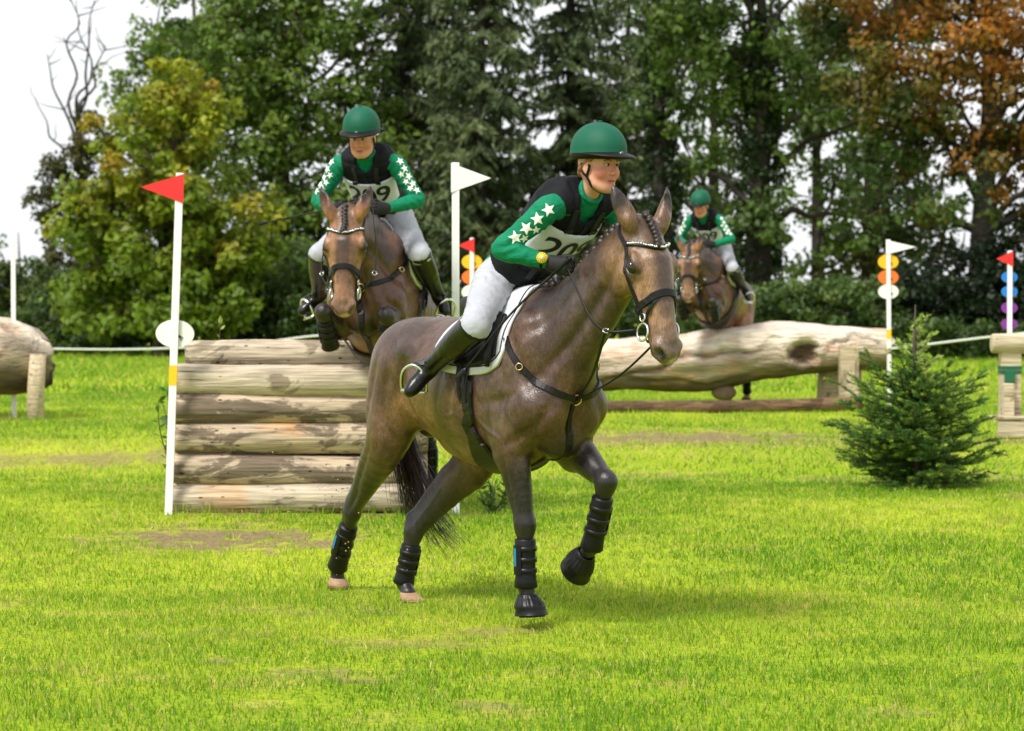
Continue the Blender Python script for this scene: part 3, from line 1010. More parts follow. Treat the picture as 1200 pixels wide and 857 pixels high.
def log_mesh(L, r, seed, bend=.015, n=26, m=40, r2=None):
    """Log lying along X with an uneven, slightly bent surface; ends chamfered."""
    rg = np.random.default_rng(seed)
    r2 = r2 or r
    ph = rg.uniform(0, 6, 8)
    V, F = [], []
    xs = np.concatenate([[-L / 2, -L / 2 + .006, -L / 2 + .02], np.linspace(-L / 2 + .05, L / 2 - .05, m - 6), [L / 2 - .02, L / 2 - .006, L / 2]])
    for i, x in enumerate(xs):
        t = x / L + .5
        e = {0: .80, 1: .93, 2: .99, len(xs) - 3: .99, len(xs) - 2: .93, len(xs) - 1: .80}.get(i, 1)
        rr = (r + (r2 - r) * t) * e * (1 + .025 * math.sin(x * 3.1 + ph[0]) + .018 * math.sin(x * 7.7 + ph[1]))
        cy, cz = bend * math.sin(x * 1.3 + ph[2]), bend * .6 * math.sin(x * 1.7 + ph[3])
        for k in range(n):
            a = 2 * PI * k / n
            q = rr * (1 + .030 * math.sin(2 * a + ph[4] + x * .8) + .018 * math.sin(5 * a + ph[5] + x * 2.1) + .01 * rg.normal())
            V.append((x, cy + q * math.cos(a), cz + q * math.sin(a)))
    M = len(xs)
    for i in range(M - 1):
        for k in range(n):
            F.append((i * n + k, (i + 1) * n + k, (i + 1) * n + (k + 1) % n, i * n + (k + 1) % n))
    F.append(tuple(range(n))); F.append(tuple((M - 1) * n + k for k in range(n - 1, -1, -1)))
    me = make_mesh('log', V, F)
    return me


# ---- stacked log fence
FY, FX0, FX1 = 17.05, PX(199, 17.05), PX(500, 17.05)
fc = (FX0 + FX1) / 2
zb = 0.085
lf = empty('log_fence', (fc, FY, GZ(fc, FY)), label='upright fence of stacked weathered logs between two tall flags', cat='fence')
gz0 = GZ(fc, FY)
for i in range(5):
    r = .1125 + (.004, -.003, .005, -.004, .003)[i]
    me = log_mesh((FX1 - FX0) + (.02, -.02, -.03, -.01, .0)[i], r, 60 + i)
    link('log', me, M_LOG if i in (0, 4) else M_LOG2, lf, loc=((.0, .01, .02, .015, .02)[i], .03 * i * .5, zb + .106 + .2085 * i - gz0), rot=(random.uniform(0, 6), 0, (.0, .004, -.004, .003, .002)[i]))
for i in range(5):                                # second course, added behind to block light so the gaps stay dark
    link('log', log_mesh(FX1 - FX0 - .05, .112, 80 + i, m=14, n=16), M_LOG2, lf, loc=(.02, .235 + .01 * i, zb + .11 + .205 * i - gz0), rot=(i * 1.3, 0, 0))
for k, (dy, dz) in enumerate(((.30, 1.115), (.52, 1.09))):
    link('log', log_mesh(FX1 - FX0 - .06, .105, 70 + k), M_LOG, lf, loc=(.045, dy, zb + dz - gz0 - .06 + (.045 if k == 0 else 0)), rot=(2 + k, 0, .003))
for px in (FX0 - fc + .22, 0, FX1 - fc - .22):
    mb = MB().tube([(px, .46, -.2), (px, .46, .95)], .07, 12)
    mb.build('support_post', M_POSTW, lf)

# ---- flags, poles, discs
M_WPAINT = mat('white_painted_lath', srgb(232, 232, 234), rough=.6, noise=.08, nscale=20, bump=.15, bscale=60)
M_FRED = mat('red_flag_plastic', srgb(222, 36, 38), rough=.45, noise=.06, nscale=10)
M_FWHT = mat('white_flag_plastic', srgb(238, 238, 240), rough=.45)
M_FYEL = mat('yellow_tape', srgb(232, 190, 24), rough=.5)
M_DY = mat('yellow_disc', srgb(236, 182, 20), rough=.45)
M_DO = mat('orange_disc', srgb(232, 112, 36), rough=.45)
M_DB = mat('blue_disc', srgb(22, 120, 206), rough=.45)
M_DP = mat('purple_disc', srgb(128, 44, 150), rough=.45)
M_DW = mat('white_disc', srgb(228, 230, 226), rough=.5, noise=.05, nscale=20)
M_MARK = mat('black_marker', srgb(40, 46, 44), rough=.7)


def flag_pole(X, Y, ztop, flag, label, w=.052, lean=0.0, side=-1, fl=.27, fh=.205, discs=(), dr=.13, band=None, zoff=0.0, yawf=0.0, peel=False):
    g = GZ(X, Y) + zoff
    root = empty('flag_pole', (X, Y, g), label=label, cat='flag', group='course flags on white poles')
    root.rotation_euler = (0, lean, 0)
    Hh = ztop - g
    MB().box((0, 0, Hh / 2 - .08), (w, w * .45, Hh + .16), bevel=.003).build('pole', M_WPAINT, root, smooth=False)
    if flag is not None:
        z1 = Hh - .005
        y = -w * .225 - .004
        c, s = math.cos(yawf), math.sin(yawf)
        prof = [(-side * w * .62, 0), (side * fl * .92, -fh * .46), (side * fl, -fh * .5), (side * fl * .92, -fh * .54), (-side * w * .62, -fh)]
        V = []
        for dy in (y - .003, y + .003):
            for px, pz in prof:
                bow = .02 * math.sin(max(0, px * side) / fl * 2.6)
                V.append((px * c, dy + bow + px * s, z1 + pz))
        n = len(prof)
        F = [tuple(range(n)), tuple(range(2 * n - 1, n - 1, -1))] + [(i, (i + 1) % n, n + (i + 1) % n, n + i) for i in range(n)]
        obj('flag', V, F, flag, root, smooth=False)
    for z, m in discs:
        y = -w * .225 - .008 if m != 'b' else 0
        a = np.arange(28) / 28 * 2 * PI
        V = [(dr * math.cos(t), dy, z - g + dr * .72 * math.sin(t)) for dy in (y - .004, y + .004) for t in a]
        yb = w * .225 + .008                         # the oval plate is tied behind the lath
        V = [(p[0], p[1] - y + yb, p[2]) for p in V]
        F = [tuple(range(28)), tuple(range(55, 27, -1))] + [(i, (i + 1) % 28, 28 + (i + 1) % 28, 28 + i) for i in range(28)]
        d = obj('number_disc', V, F, m, root, smooth=False)
        mb = MB()
        mb.box((dr * .12, yb - .0065, z - g - .004), (dr * .75, .003, .008), rotm('Y', .55))
        mb.box((dr * .28, yb - .0066, z - g - .03), (dr * .32, .003, .008), rotm('Y', .9))
        mb.build('marker_stroke', M_MARK, d, smooth=False)
    if band:
        MB().box((0, 0, band[0] - g), (w + .004, w * .45 + .004, band[1])).build('tape_band', M_FYEL, root, smooth=False)
    return root


def ZP(py, Y):
    return EYE + (370 - py) / 2833.0 * Y


flag_pole(PX(197, 16.88), 16.88, ZP(203, 16.88), M_FRED, 'tall white pole with a red triangular flag beside the stacked logs', lean=.036, side=-1, discs=((ZP(391, 16.88), M_DW),), dr=.135, band=(ZP(440, 16.88), .14))
flag_pole(PX(534, 16.95), 16.95, ZP(191, 16.95), M_FWHT, 'tall white pole with a white triangular flag beside the stacked logs', side=1, lean=.0, yawf=.12, fl=.25)
flag_pole(PX(553, 30.0), 30.0, ZP(279, 30), M_FRED, 'white pole with red flag above yellow, orange and white discs', w=.05, fl=.17, fh=.18, discs=((ZP(307, 30), M_DY), (ZP(325, 30), M_DO), (ZP(342.5, 30), M_DW)), dr=.128)
flag_pole(PX(1042.5, 30.0), 30.0, ZP(281, 30), M_FWHT, 'white pole with white flag above yellow, orange and white discs', w=.05, side=1, fl=.34, fh=.18, discs=((ZP(307, 30), M_DY), (ZP(325, 30), M_DO), (ZP(342, 30), M_DW)), dr=.128, band=(ZP(392, 30), .12), lean=-.01)
flag_pole(PX(1183, 25.2), 25.2, ZP(294, 25.2), M_FRED, 'white pole with red flag above two blue and two purple discs', w=.05, fl=.14, fh=.16, discs=((ZP(325, 25.2), M_DB), (ZP(342, 25.2), M_DB), (ZP(361, 25.2), M_DP), (ZP(380, 25.2), M_DP)), dr=.085)
flag_pole(PX(16, 28.5), 28.5, ZP(281, 28.5), M_FWHT, 'white pole with its flag turned edge-on behind the broken log', w=.05, side=1, fl=.05, fh=.13)

# ---- huge fallen trunk
def old_trunk(L, prof, seed, colfn, n=64, m=170, ragged=(0, 0), hollow=None, creases=()):
    rg = np.random.default_rng(seed)
    V, C = [], []
    for i in range(m):
        t = i / (m - 1); x = -L / 2 + L * t
        rz, ry, cz = [np.interp(t, [p[0] for p in prof], [p[k] for p in prof]) for k in (1, 2, 3)]
        for k in range(n):
            a = 2 * PI * k / n
            nz = (float(fbm(x * 1.6 + 5, a * 1.3 + 9, seed, 3)) - .5) * .30 + (float(fbm(x * .9, a * 4, seed + 7, 3)) - .5) * .12
            q = 1 + nz
            col = colfn(x, a, rg)
            for c0, c1, x0, x1, dp in creases:             # long splits in the wood
                if x0 < x < x1:
                    u = (x - x0) / (x1 - x0)
                    ac = c0 + (c1 - c0) * u + .16 * math.sin(u * 9) + .08 * math.sin(u * 23)
                    e = math.exp(-((a - ac) / .07) ** 2) * min(1, 6 * u, 6 * (1 - u))
                    q -= dp * e
                    q += dp * .6 * math.exp(-((a - ac + .17) / .12) ** 2) * min(1, 6 * u, 6 * (1 - u))
                    col = col * (1 - .7 * e) + C_DARK * .7 * e
            if hollow:
                hx, ha, wx, wa = hollow
                nn = float(fbm(x * 5, a * 5, seed + 3, 3)) - .5
                dd_ = math.sqrt(((x - hx) / wx) ** 2 + ((a - ha) / wa) ** 2) + nn * .9
                e = float(sstep(1.0, .55, dd_))
                q -= .30 * e * (1 + nn * 1.6)
                q += .10 * math.exp(-((dd_ - 1.15) / .22) ** 2)
                col = col * (1 - e) + (C_DARK * .75 + C_PINK * .25 * (nn + .5)) * e
            xe = 0
            if i < 4 and ragged[0]: xe = ragged[0] * (float(vnoise(a * 3, 1.5, seed)) - .3) * (1 - i / 4)
            if i > m - 5 and ragged[1]: xe = ragged[1] * (float(vnoise(a * 3, 4.5, seed)) - .5) * (1 - (m - 1 - i) / 4)
            V.append((x + xe, ry * q * math.cos(a), cz + rz * q * math.sin(a)))
            C.append(col)
    F = []
    for i in range(m - 1):
        for k in range(n):
            F.append((i * n + k, (i + 1) * n + k, (i + 1) * n + (k + 1) % n, i * n + (k + 1) % n))
    F.append(tuple(range(n))); F.append(tuple((m - 1) * n + k for k in range(n - 1, -1, -1)))
    return V, F, np.array(C)


M_TRUNK = mat('bleached_trunk', attr='Col', rough=.85, noise=.42, nscale=2.6, bump=.9, bscale=5, stretch=(1, 6, 6), spec=.15, dist=.07)
C_PALE, C_GREY, C_MOSS, C_DARK, C_PINK = [np.array(srgb(*c)) for c in ((218, 204, 188), (176, 160, 140), (124, 112, 46), (76, 64, 52), (204, 162, 138))]


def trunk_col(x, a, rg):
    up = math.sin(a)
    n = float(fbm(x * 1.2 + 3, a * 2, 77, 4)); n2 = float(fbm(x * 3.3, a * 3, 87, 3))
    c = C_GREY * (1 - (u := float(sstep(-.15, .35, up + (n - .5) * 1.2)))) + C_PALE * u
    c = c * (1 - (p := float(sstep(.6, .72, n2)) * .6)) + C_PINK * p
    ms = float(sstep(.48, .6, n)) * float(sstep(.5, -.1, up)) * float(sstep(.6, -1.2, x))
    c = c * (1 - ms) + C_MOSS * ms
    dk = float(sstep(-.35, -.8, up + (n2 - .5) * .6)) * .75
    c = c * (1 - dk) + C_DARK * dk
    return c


TY = 30.3
tx0, tx1 = PX(556, TY), PX(1041, TY)
tcx = (tx0 + tx1) / 2
TL = tx1 - tx0
tg = GZ(tcx, TY)
tz = lambda py: ZP(py, TY) - tg
prof = [(0, .30, .34, tz(430)), (.25, .32, .36, tz(428)), (.36, .33, .38, tz(427)), (.5, .37, .40, tz(424)), (.6, .41, .42, tz(420)), (.7, .35, .40, tz(412)), (.8, .32, .38, tz(409)), (.9, .28, .36, tz(410)), (1, .25, .32, tz(411))]
ft = empty('tree_trunk_jump', (tcx, TY, tg), label='huge bleached fallen trunk used as a jump on posts', cat='log')
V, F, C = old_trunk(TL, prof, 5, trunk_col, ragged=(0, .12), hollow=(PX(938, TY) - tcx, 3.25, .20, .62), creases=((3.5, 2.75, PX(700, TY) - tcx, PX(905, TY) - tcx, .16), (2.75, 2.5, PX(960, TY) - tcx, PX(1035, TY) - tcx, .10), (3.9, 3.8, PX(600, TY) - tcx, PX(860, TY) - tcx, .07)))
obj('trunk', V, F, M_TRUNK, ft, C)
bvt = bvh_of(V, F)
mb = MB()                                        # branch stub hanging under the trunk
mb.sphere((PX(848, TY) - tcx, -.05, tz(460)), (.16, .13, .10), 12, 8)
mb.build('branch_stub', M_TRUNK and mat('stub_wood', srgb(128, 108, 84), rough=.9, noise=.4, nscale=6, bump=.8, bscale=12), ft)
for px, dy, r, top, bot, sq in ((989, -.42, .115, 402, 478, True), (974, .30, .14, 425, 478, False), (1003, .42, .13, 425, 478, False), (640, .42, .14, 425, 480, False), (625, -.42, .115, 405, 480, True)):
    X = PX(px, TY) - tcx
    z1 = tz(top)
    if sq:
        MB().box((X, dy, z1 / 2 - .12), (r * 2, r * 1.3, z1 + .24), bevel=.03).build('post', M_POSTW, ft, smooth=False)
    else:
        MB().tube([(X, dy, -.25), (X, dy, z1 * .5), (X + .02, dy, z1)], [r * 1.05, r, r * .95], 14).build('post', M_POSTW, ft)
gl = link('ground_log', log_mesh(4.4, .085, 91, bend=.04), M_LOG3, None, loc=(PX(800, 29.2), 29.2, GZ(PX(800, 29.2), 29.2) + .075), rot=(1, 0, .01))
tag(gl, 'thin brown log lying on the grass below the huge trunk', 'log')
gl.name = 'fallen_log'

# ---- broken log jump at the left edge
LY = 28.4
lx0, lx1 = PX(-150, LY), PX(56, LY)
lcx = (lx0 + lx1) / 2; lg = GZ(lcx, LY)
lz = lambda py: ZP(py, LY) - lg
bl = empty('broken_log', (lcx, LY, lg), label='thick broken log with a ragged end resting on a post', cat='log')
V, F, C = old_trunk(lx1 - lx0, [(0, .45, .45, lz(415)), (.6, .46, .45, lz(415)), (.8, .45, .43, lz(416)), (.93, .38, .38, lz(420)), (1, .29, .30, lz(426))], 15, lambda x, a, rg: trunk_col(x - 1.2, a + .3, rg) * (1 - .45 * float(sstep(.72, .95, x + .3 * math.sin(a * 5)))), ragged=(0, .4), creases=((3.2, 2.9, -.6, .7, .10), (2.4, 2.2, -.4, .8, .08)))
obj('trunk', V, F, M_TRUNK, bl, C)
MB().tube([(PX(49, LY) - lcx, -.42, -.25), (PX(50, LY) - lcx, -.40, .4), (PX(52, LY) - lcx, -.38, lz(415))], [.105, .10, .095], 14).build('post', M_POSTW, bl)
MB().tube([(PX(-80, LY) - lcx, .3, -.25), (PX(-80, LY) - lcx, .3, lz(440))], [.12, .11], 14).build('post', M_POSTW, bl)

# ---- timber table jump at the right edge
RY = 24.3
rx0 = PX(1161, RY); rg_ = GZ(rx0 + .6, RY)
rz = lambda py: ZP(py, RY) - rg_
tb = empty('timber_table_jump', (rx0 + .6, RY, rg_), label='pale timber jump with a round top rail beside the blue and purple discs', cat='fence')
ox = -.6
me = log_mesh(1.9, .098, 95, bend=.004)
link('top_rail', me, M_TIMBER, tb, loc=(ox + .95, -.02, rz(402.5)), rot=(2, 0, 0))
for X in (PX(1184, RY) - rx0 + ox, ox + 1.55):
    MB().box((X, .02, rz(412) / 2 - .08), (.20, .14, rz(412) + .16), bevel=.012).build('post', M_TIMBER, tb, smooth=False)
    MB().box((X - .05, -.14, rz(450) / 2 + .02), (.10, .12, rz(450) - .02), bevel=.012).build('brace', M_TIMBER, tb, smooth=False)
MB().box((ox + .98, -.10, rz(489)), (1.96, .42, .035), bevel=.008).build('plank', M_TIMBER, tb, smooth=False)
MB().box((ox + .98, -.27, rz(502)), (1.92, .05, .17), bevel=.008).build('plank', M_TIMBER, tb, smooth=False)
M_STRAPG = mat('green_webbing', srgb(16, 92, 62), rough=.7)
X = PX(1184, RY) - rx0 + ox
mb = MB()
for z in (rz(436), rz(431)):
    mb.box((X, .02, z), (.212, .152, .035))
mb.box((X - .02, -.075, rz(441)), (.10, .04, .13), bevel=.008)
mb.build('ratchet_strap', M_STRAPG, tb, smooth=False)

# ---- white rope along the field edge
M_ROPE = mat('white_rope', srgb(206, 212, 206), rough=.6)


def rope(pts, label, posts):
    p0 = pts[0]
    root = empty('rope_barrier', (p0[0], p0[1], GZ(p0[0], p0[1])), label=label, cat='rope', group='rope barriers')
    o = np.array((p0[0], p0[1], GZ(p0[0], p0[1])))
    MB().tube(crom(np.array(pts) - o, 8), .018, 6).build('rope', M_ROPE, root)
    for X, Y, zt in posts:
        g = GZ(X, Y)
        MB().tube([(X - o[0], Y - o[1], g - .1 - o[2]), (X - o[0], Y - o[1], zt + .05 - o[2])], .024, 8).build('stake', M_ROPE, root)


rp = lambda px, py, Y: (PX(px, Y), Y, ZP(py, Y))
rope([rp(-60, 405, 44), rp(60, 409, 44), rp(180, 409, 44), rp(300, 402, 44), rp(388, 393, 44), rp(480, 402, 44), rp(600, 408, 44)], 'white rope strung behind the log fence and the maple', [(PX(388, 44), 44, ZP(391, 44)), (PX(-60, 44), 44, ZP(404, 44)), (PX(600, 44), 44, ZP(406, 44))])
rope([rp(960, 416, 40), rp(1050, 408, 40), rp(1160, 395, 40), rp(1260, 384, 40)], 'white rope strung behind the little fir and the timber jump', [(PX(1260, 40), 40, ZP(383, 40)), (PX(960, 40), 40, ZP(414, 40))])

# ================================================================== small fir
def fir(X, Y, Hh, W, seed):
    rg = np.random.default_rng(seed)
    root = empty('fir_tree', (X, Y, GZ(X, Y)), label='small bushy young fir planted on the grass', cat='tree')
    mb = MB()
    mb.tube([(0, 0, -.05), (.01, 0, Hh * .4), (-.02, 0, Hh * .75), (-.01, 0, Hh)], [.035, .026, .014, .004], 8)
    Vs, Cs = [], []

    def needles(a, b, dens, ln, col):
        a, b = np.asarray(a), np.asarray(b)
        L = np.linalg.norm(b - a)
        n = max(4, int(L * dens))
        t = rg.random(n)
        p = a + (b - a) * t[:, None]
        ax = (b - a) / (L + 1e-9)
        d = rg.normal(0, 1, (n, 3)); d -= ax * (d @ ax)[:, None]; d /= np.linalg.norm(d, axis=1, keepdims=True)
        d = d * (1, 1, .75) + ax * .75 + np.array((0, 0, .12)); d /= np.linalg.norm(d, axis=1, keepdims=True)
        s = np.cross(d, rg.normal(0, 1, (n, 3))); s /= np.linalg.norm(s, axis=1, keepdims=True)
        l = (ln * rg.uniform(.7, 1.2, n))[:, None]
        Vs.append(np.stack([p - s * .0022, p + s * .0022, p + d * l + s * .0014, p + d * l - s * .0014], 1).reshape(-1, 3))
        Cs.append(np.repeat((col * rg.uniform(.65, 1.35, (n, 1)))[:, None], 4, 1).reshape(-1, 3))
    deep, young, pale = np.array(srgb(64, 108, 38)), np.array(srgb(156, 184, 70)), np.array(srgb(176, 190, 118))
    z = .06
    while z < Hh * .93:
        f = z / Hh
        nb = int(np.interp(f, [0, .46, .54, 1], [11, 9, 3, 1.6]))
        for k in range(nb):
            a = rg.uniform(0, 2 * PI)
            L = W * (np.interp(f, [0, .12, .33, .50, .64, 1], [.80, 1.0, 1.06, .82, .36, .12])) * rg.uniform(.72, 1.15)
            rise = np.interp(f, [0, .3, .6, 1], [.0, .22, .62, 1.2]) + rg.normal(0, .1)
            d0 = np.array((math.cos(a), math.sin(a), rise)); d0 /= np.linalg.norm(d0)
            n = 6
            P = np.array([(0, 0, z)]) + np.outer(np.linspace(0, L, n), d0)
            P[:, 2] += .12 * L * np.linspace(0, 1, n) ** 2 - .10 * L * np.sin(np.linspace(0, PI, n)) * (1 - f)
            P += rg.normal(0, .012, P.shape)
            mb.tube(P, np.linspace(.010, .003, n), 5)
            hue = pale if f > .62 else deep
            for i in range(1 if f < .6 else 0, n - 1):
                cc = hue * (1 - .25 * i / n) + young * .22 * i / n
                needles(P[i], P[i + 1], 420 if f < .6 else 460, .026, cc)
            for i in range(1, n):
                for s in (-1, 1):
                    for rep in range(2):
                        if rg.random() < (.12 if f < .6 else .3): continue
                        lat = np.cross(d0, (0, 0, 1)) * s
                        tl = L * .34 * (1.15 - .6 * i / n) * rg.uniform(.6, 1.2)
                        b0 = lerp_(P[i - 1], P[i], rg.random())
                        dr = d0 * .75 + lat * .8 + np.array((0, 0, rg.uniform(-.15, .3))); dr /= np.linalg.norm(dr)
                        e = b0 + dr * tl
                        mb.tube([b0, e], [.004, .002], 4)
                        tip = rg.random() < .42
                        needles(b0, e, 460, .024, hue * .75 + young * .25 if tip else hue)
                        if tip:
                            needles(lerp_(b0, e, .6), e + dr * .03, 520, .022, young * (.8 if f < .6 else 1))
        z += .052 + .05 * f
    V = np.concatenate(Vs)
    mb.build('trunk', M_BARK, root)
    obj('needles', V, np.arange(len(V)).reshape(-1, 4), M_NEEDLE, root, np.concatenate(Cs), smooth=False)
    return len(V)


def lerp_(a, b, t):
    return np.asarray(a, float) * (1 - t) + np.asarray(b, float) * t


fir(PX(1074, 19.3), 19.3, 1.46, .57, 8)


def sprig(X, Y, z0, Hh, label, seed, col, wide=.5):
    rg = np.random.default_rng(seed)
    root = empty('leafy_plant', (X, Y, z0), label=label, cat='plant', group='sprigs of greenery at the log fence')
    mb = MB(); Vs, Cs = [], []
    for k in range(5):
        e = np.array((rg.normal(0, .12) * wide * 2, rg.normal(0, .05), Hh * rg.uniform(.7, 1.05)))
        q = limb(mb, (rg.normal(0, .02), 0, -.06), e, .007, .003, rg, n=5, sides=5, wob=.08)
        m = 26
        tt = rg.uniform(.1, 1, m)
        B = np.stack([np.interp(tt, np.linspace(0, 1, len(q)), q[:, i]) for i in range(3)], 1)
        d = rg.normal(0, 1, (m, 3)) * (1, 1, .4) + np.array((0, 0, .8)); d /= np.linalg.norm(d, axis=1, keepdims=True)
        s = np.cross(d, rg.normal(0, 1, (m, 3))); s /= np.linalg.norm(s, axis=1, keepdims=True)
        l = rg.uniform(.04, .085, (m, 1))
        Vs.append(np.stack([B, B + d * l * .5 + s * l * .22, B + d * l, B + d * l * .5 - s * l * .22], 1).reshape(-1, 3))
        Cs.append(np.repeat((np.array(col) * rg.uniform(.6, 1.4, (m, 1)))[:, None], 4, 1).reshape(-1, 3))
    mb.build('stem', M_BARK, root)
    V = np.concatenate(Vs)
    obj('leaves', V, np.arange(len(V)).reshape(-1, 4), M_LEAF, root, np.concatenate(Cs), smooth=False)


sprig(PX(242, 18.2), 18.2, GZ(PX(242, 18.2), 18.2), ZP(368, 18.2) - GZ(PX(242, 18.2), 18.2), 'pale leafy sprig standing up behind the log fence', 3, srgb(150, 164, 84), .25)
sprig(PX(203, 17.75), 17.75, GZ(PX(203, 17.75), 17.75), ZP(462, 17.75) - GZ(PX(203, 17.75), 17.75), 'small green plant at the end of the stacked logs by the red flag', 4, srgb(84, 118, 48), .3)
sprig(PX(574, 16.9), 16.9, GZ(PX(574, 16.9), 16.9), .32, 'low green plant at the foot of the white-flagged pole', 6, srgb(74, 104, 36), .6)

# ================================================================== horses
B_TOP = srgb(58, 44, 38); B_MID = srgb(86, 62, 48); B_RED = srgb(82, 57, 45); B_BELLY = srgb(136, 104, 68)
B_LEG = srgb(36, 32, 33); B_BLK = srgb(28, 26, 28); B_FACE = srgb(158, 122, 90); B_CHEEK = srgb(132, 98, 70)
B_MUZ = srgb(112, 92, 82); B_DARK = srgb(52, 41, 37); B_NECK = srgb(72, 56, 48)



def coat_mat(name, tint):
    m = bpy.data.materials.new(name); m.use_nodes = True
    nt = m.node_tree; N = nt.nodes.new; L = nt.links.new
    b = nt.nodes['Principled BSDF']; b.inputs['Specular IOR Level'].default_value = .5
    at = N('ShaderNodeAttribute'); at.attribute_name = 'Col'
    tc = N('ShaderNodeTexCoord')

    def noise(scale, det, lo, hi, st=(1, 1, 1), dis=0.0):
        mp = N('ShaderNodeMapping'); mp.inputs['Scale'].default_value = st; L(tc.outputs['Object'], mp.inputs[0])
        n = N('ShaderNodeTexNoise'); n.inputs['Scale'].default_value = scale; n.inputs['Detail'].default_value = det; n.inputs['Distortion'].default_value = dis
        L(mp.outputs[0], n.inputs['Vector'])
        r = N('ShaderNodeMapRange'); r.inputs['From Min'].default_value = .28; r.inputs['From Max'].default_value = .72; r.inputs['To Min'].default_value = lo; r.inputs['To Max'].default_value = hi
        L(n.outputs['Fac'], r.inputs['Value'])
        return r.outputs[0], n.outputs['Fac']
    a, _ = noise(6, 6, .48, 1.38, dis=.8)
    c, _ = noise(38, 5, .72, 1.26, (1, 1, .5))
    h, hf = noise(200, 4, .62, 1.38, (1, 1, .22))
    m1 = N('ShaderNodeMath'); m1.operation = 'MULTIPLY'; L(a, m1.inputs[0]); L(c, m1.inputs[1])
    m2 = N('ShaderNodeMath'); m2.operation = 'MULTIPLY'; L(m1.outputs[0], m2.inputs[0]); L(h, m2.inputs[1])
    sc = N('ShaderNodeVectorMath'); sc.operation = 'SCALE'; L(at.outputs['Color'], sc.inputs[0]); L(m2.outputs[0], sc.inputs['Scale'])
    tn = N('ShaderNodeVectorMath'); tn.operation = 'MULTIPLY'; L(sc.outputs[0], tn.inputs[0]); tn.inputs[1].default_value = tint
    L(tn.outputs[0], b.inputs['Base Color'])
    r, _ = noise(9, 4, .25, .43); L(r, b.inputs['Roughness'])
    bp = N('ShaderNodeBump'); bp.inputs['Strength'].default_value = .5; bp.inputs['Distance'].default_value = .004; L(hf, bp.inputs['Height'])
    _, f2 = noise(26, 3, 0, 1)
    b2 = N('ShaderNodeBump'); b2.inputs['Strength'].default_value = .35; b2.inputs['Distance'].default_value = .010; L(f2, b2.inputs['Height']); L(bp.outputs[0], b2.inputs['Normal'])
    L(b2.outputs[0], b.inputs['Normal'])
    return m


M_COAT = coat_mat('brown_coat', (1, 1, 1))
M_COAT_BAY = coat_mat('bay_coat', (1.16, .98, .88))
M_HAIR = mat('horse_hair', srgb(38, 28, 24), rough=0.5, noise=0.4, nscale=30, attr='Col')
M_BRAID = mat('braided_hair', srgb(34, 26, 23), rough=0.45, noise=0.3, nscale=60, bump=0.6, bscale=120)
M_LEATHER = mat('black_leather', srgb(18, 17, 19), rough=0.4, noise=0.25, nscale=30, bump=0.15, bscale=300, spec=.32)
M_SADDLE = mat('saddle_leather', srgb(18, 17, 18), rough=0.45, noise=0.25, nscale=14, bump=0.2, bscale=260, spec=.3)
M_STEEL = mat('steel', (0.72, 0.72, 0.70), rough=0.22, metal=1.0)
M_BRASS = mat('brass', (0.75, 0.55, 0.25), rough=0.3, metal=1.0)
M_PAD = mat('white_quilted_pad', srgb(206, 207, 212), rough=0.8, noise=0.06, nscale=12, bump=0.3, bscale=90)
M_PADTRIM = mat('navy_trim', srgb(34, 36, 58), rough=0.7)
M_LOGO = mat('maroon_label', srgb(120, 24, 60), rough=0.6)
M_NEOP = mat('black_boot_shell', srgb(16, 16, 19), rough=0.42, noise=0.3, nscale=30, bump=0.4, bscale=90, spec=.28)
M_RUBBER = mat('black_rubber', srgb(17, 17, 20), rough=0.38, noise=0.2, nscale=40, bump=.3, bscale=60, spec=.3)
M_BLUE = mat('blue_print', srgb(30, 130, 190), rough=0.5)
M_EYE = mat('horse_eye', (0.008, 0.005, 0.004), rough=0.06, spec=0.7)
M_HOOF_P = mat('pale_hoof', srgb(160, 128, 100), rough=0.6, noise=0.25, nscale=30, bump=0.3, bscale=80, stretch=(1, 1, 4))
M_HOOF_D = mat('dark_hoof', srgb(52, 46, 44), rough=0.5, noise=0.3, nscale=30, bump=0.3, bscale=80)
M_STUD = mat('browband_crystals', (0.75, 0.75, 0.78), rough=0.18, metal=0.9, bump=1.0, bscale=400)


def lerp(a, b, t):
    return np.asarray(a, float) * (1 - t) + np.asarray(b, float) * t


class HeadFrame:
    def __init__(s, o, pitch, yaw, scale=1.0, wide=1.0):
        p, y = math.radians(pitch), math.radians(yaw)
        x = np.array((math.cos(p) * math.cos(y), math.cos(p) * math.sin(y), -math.sin(p)))
        l = np.array((-math.sin(y), math.cos(y), 0))
        s.R = np.stack([x, l, np.cross(x, l)], 1)
        s.o = np.asarray(o, float); s.s = scale; s.sv = scale * np.array((1, wide, 1)); s.wide = wide

    def __call__(s, *p):
        return s.o + s.R @ (np.asarray(p, float) * s.sv)

    def dir(s, *d):
        return s.R @ np.asarray(d, float)


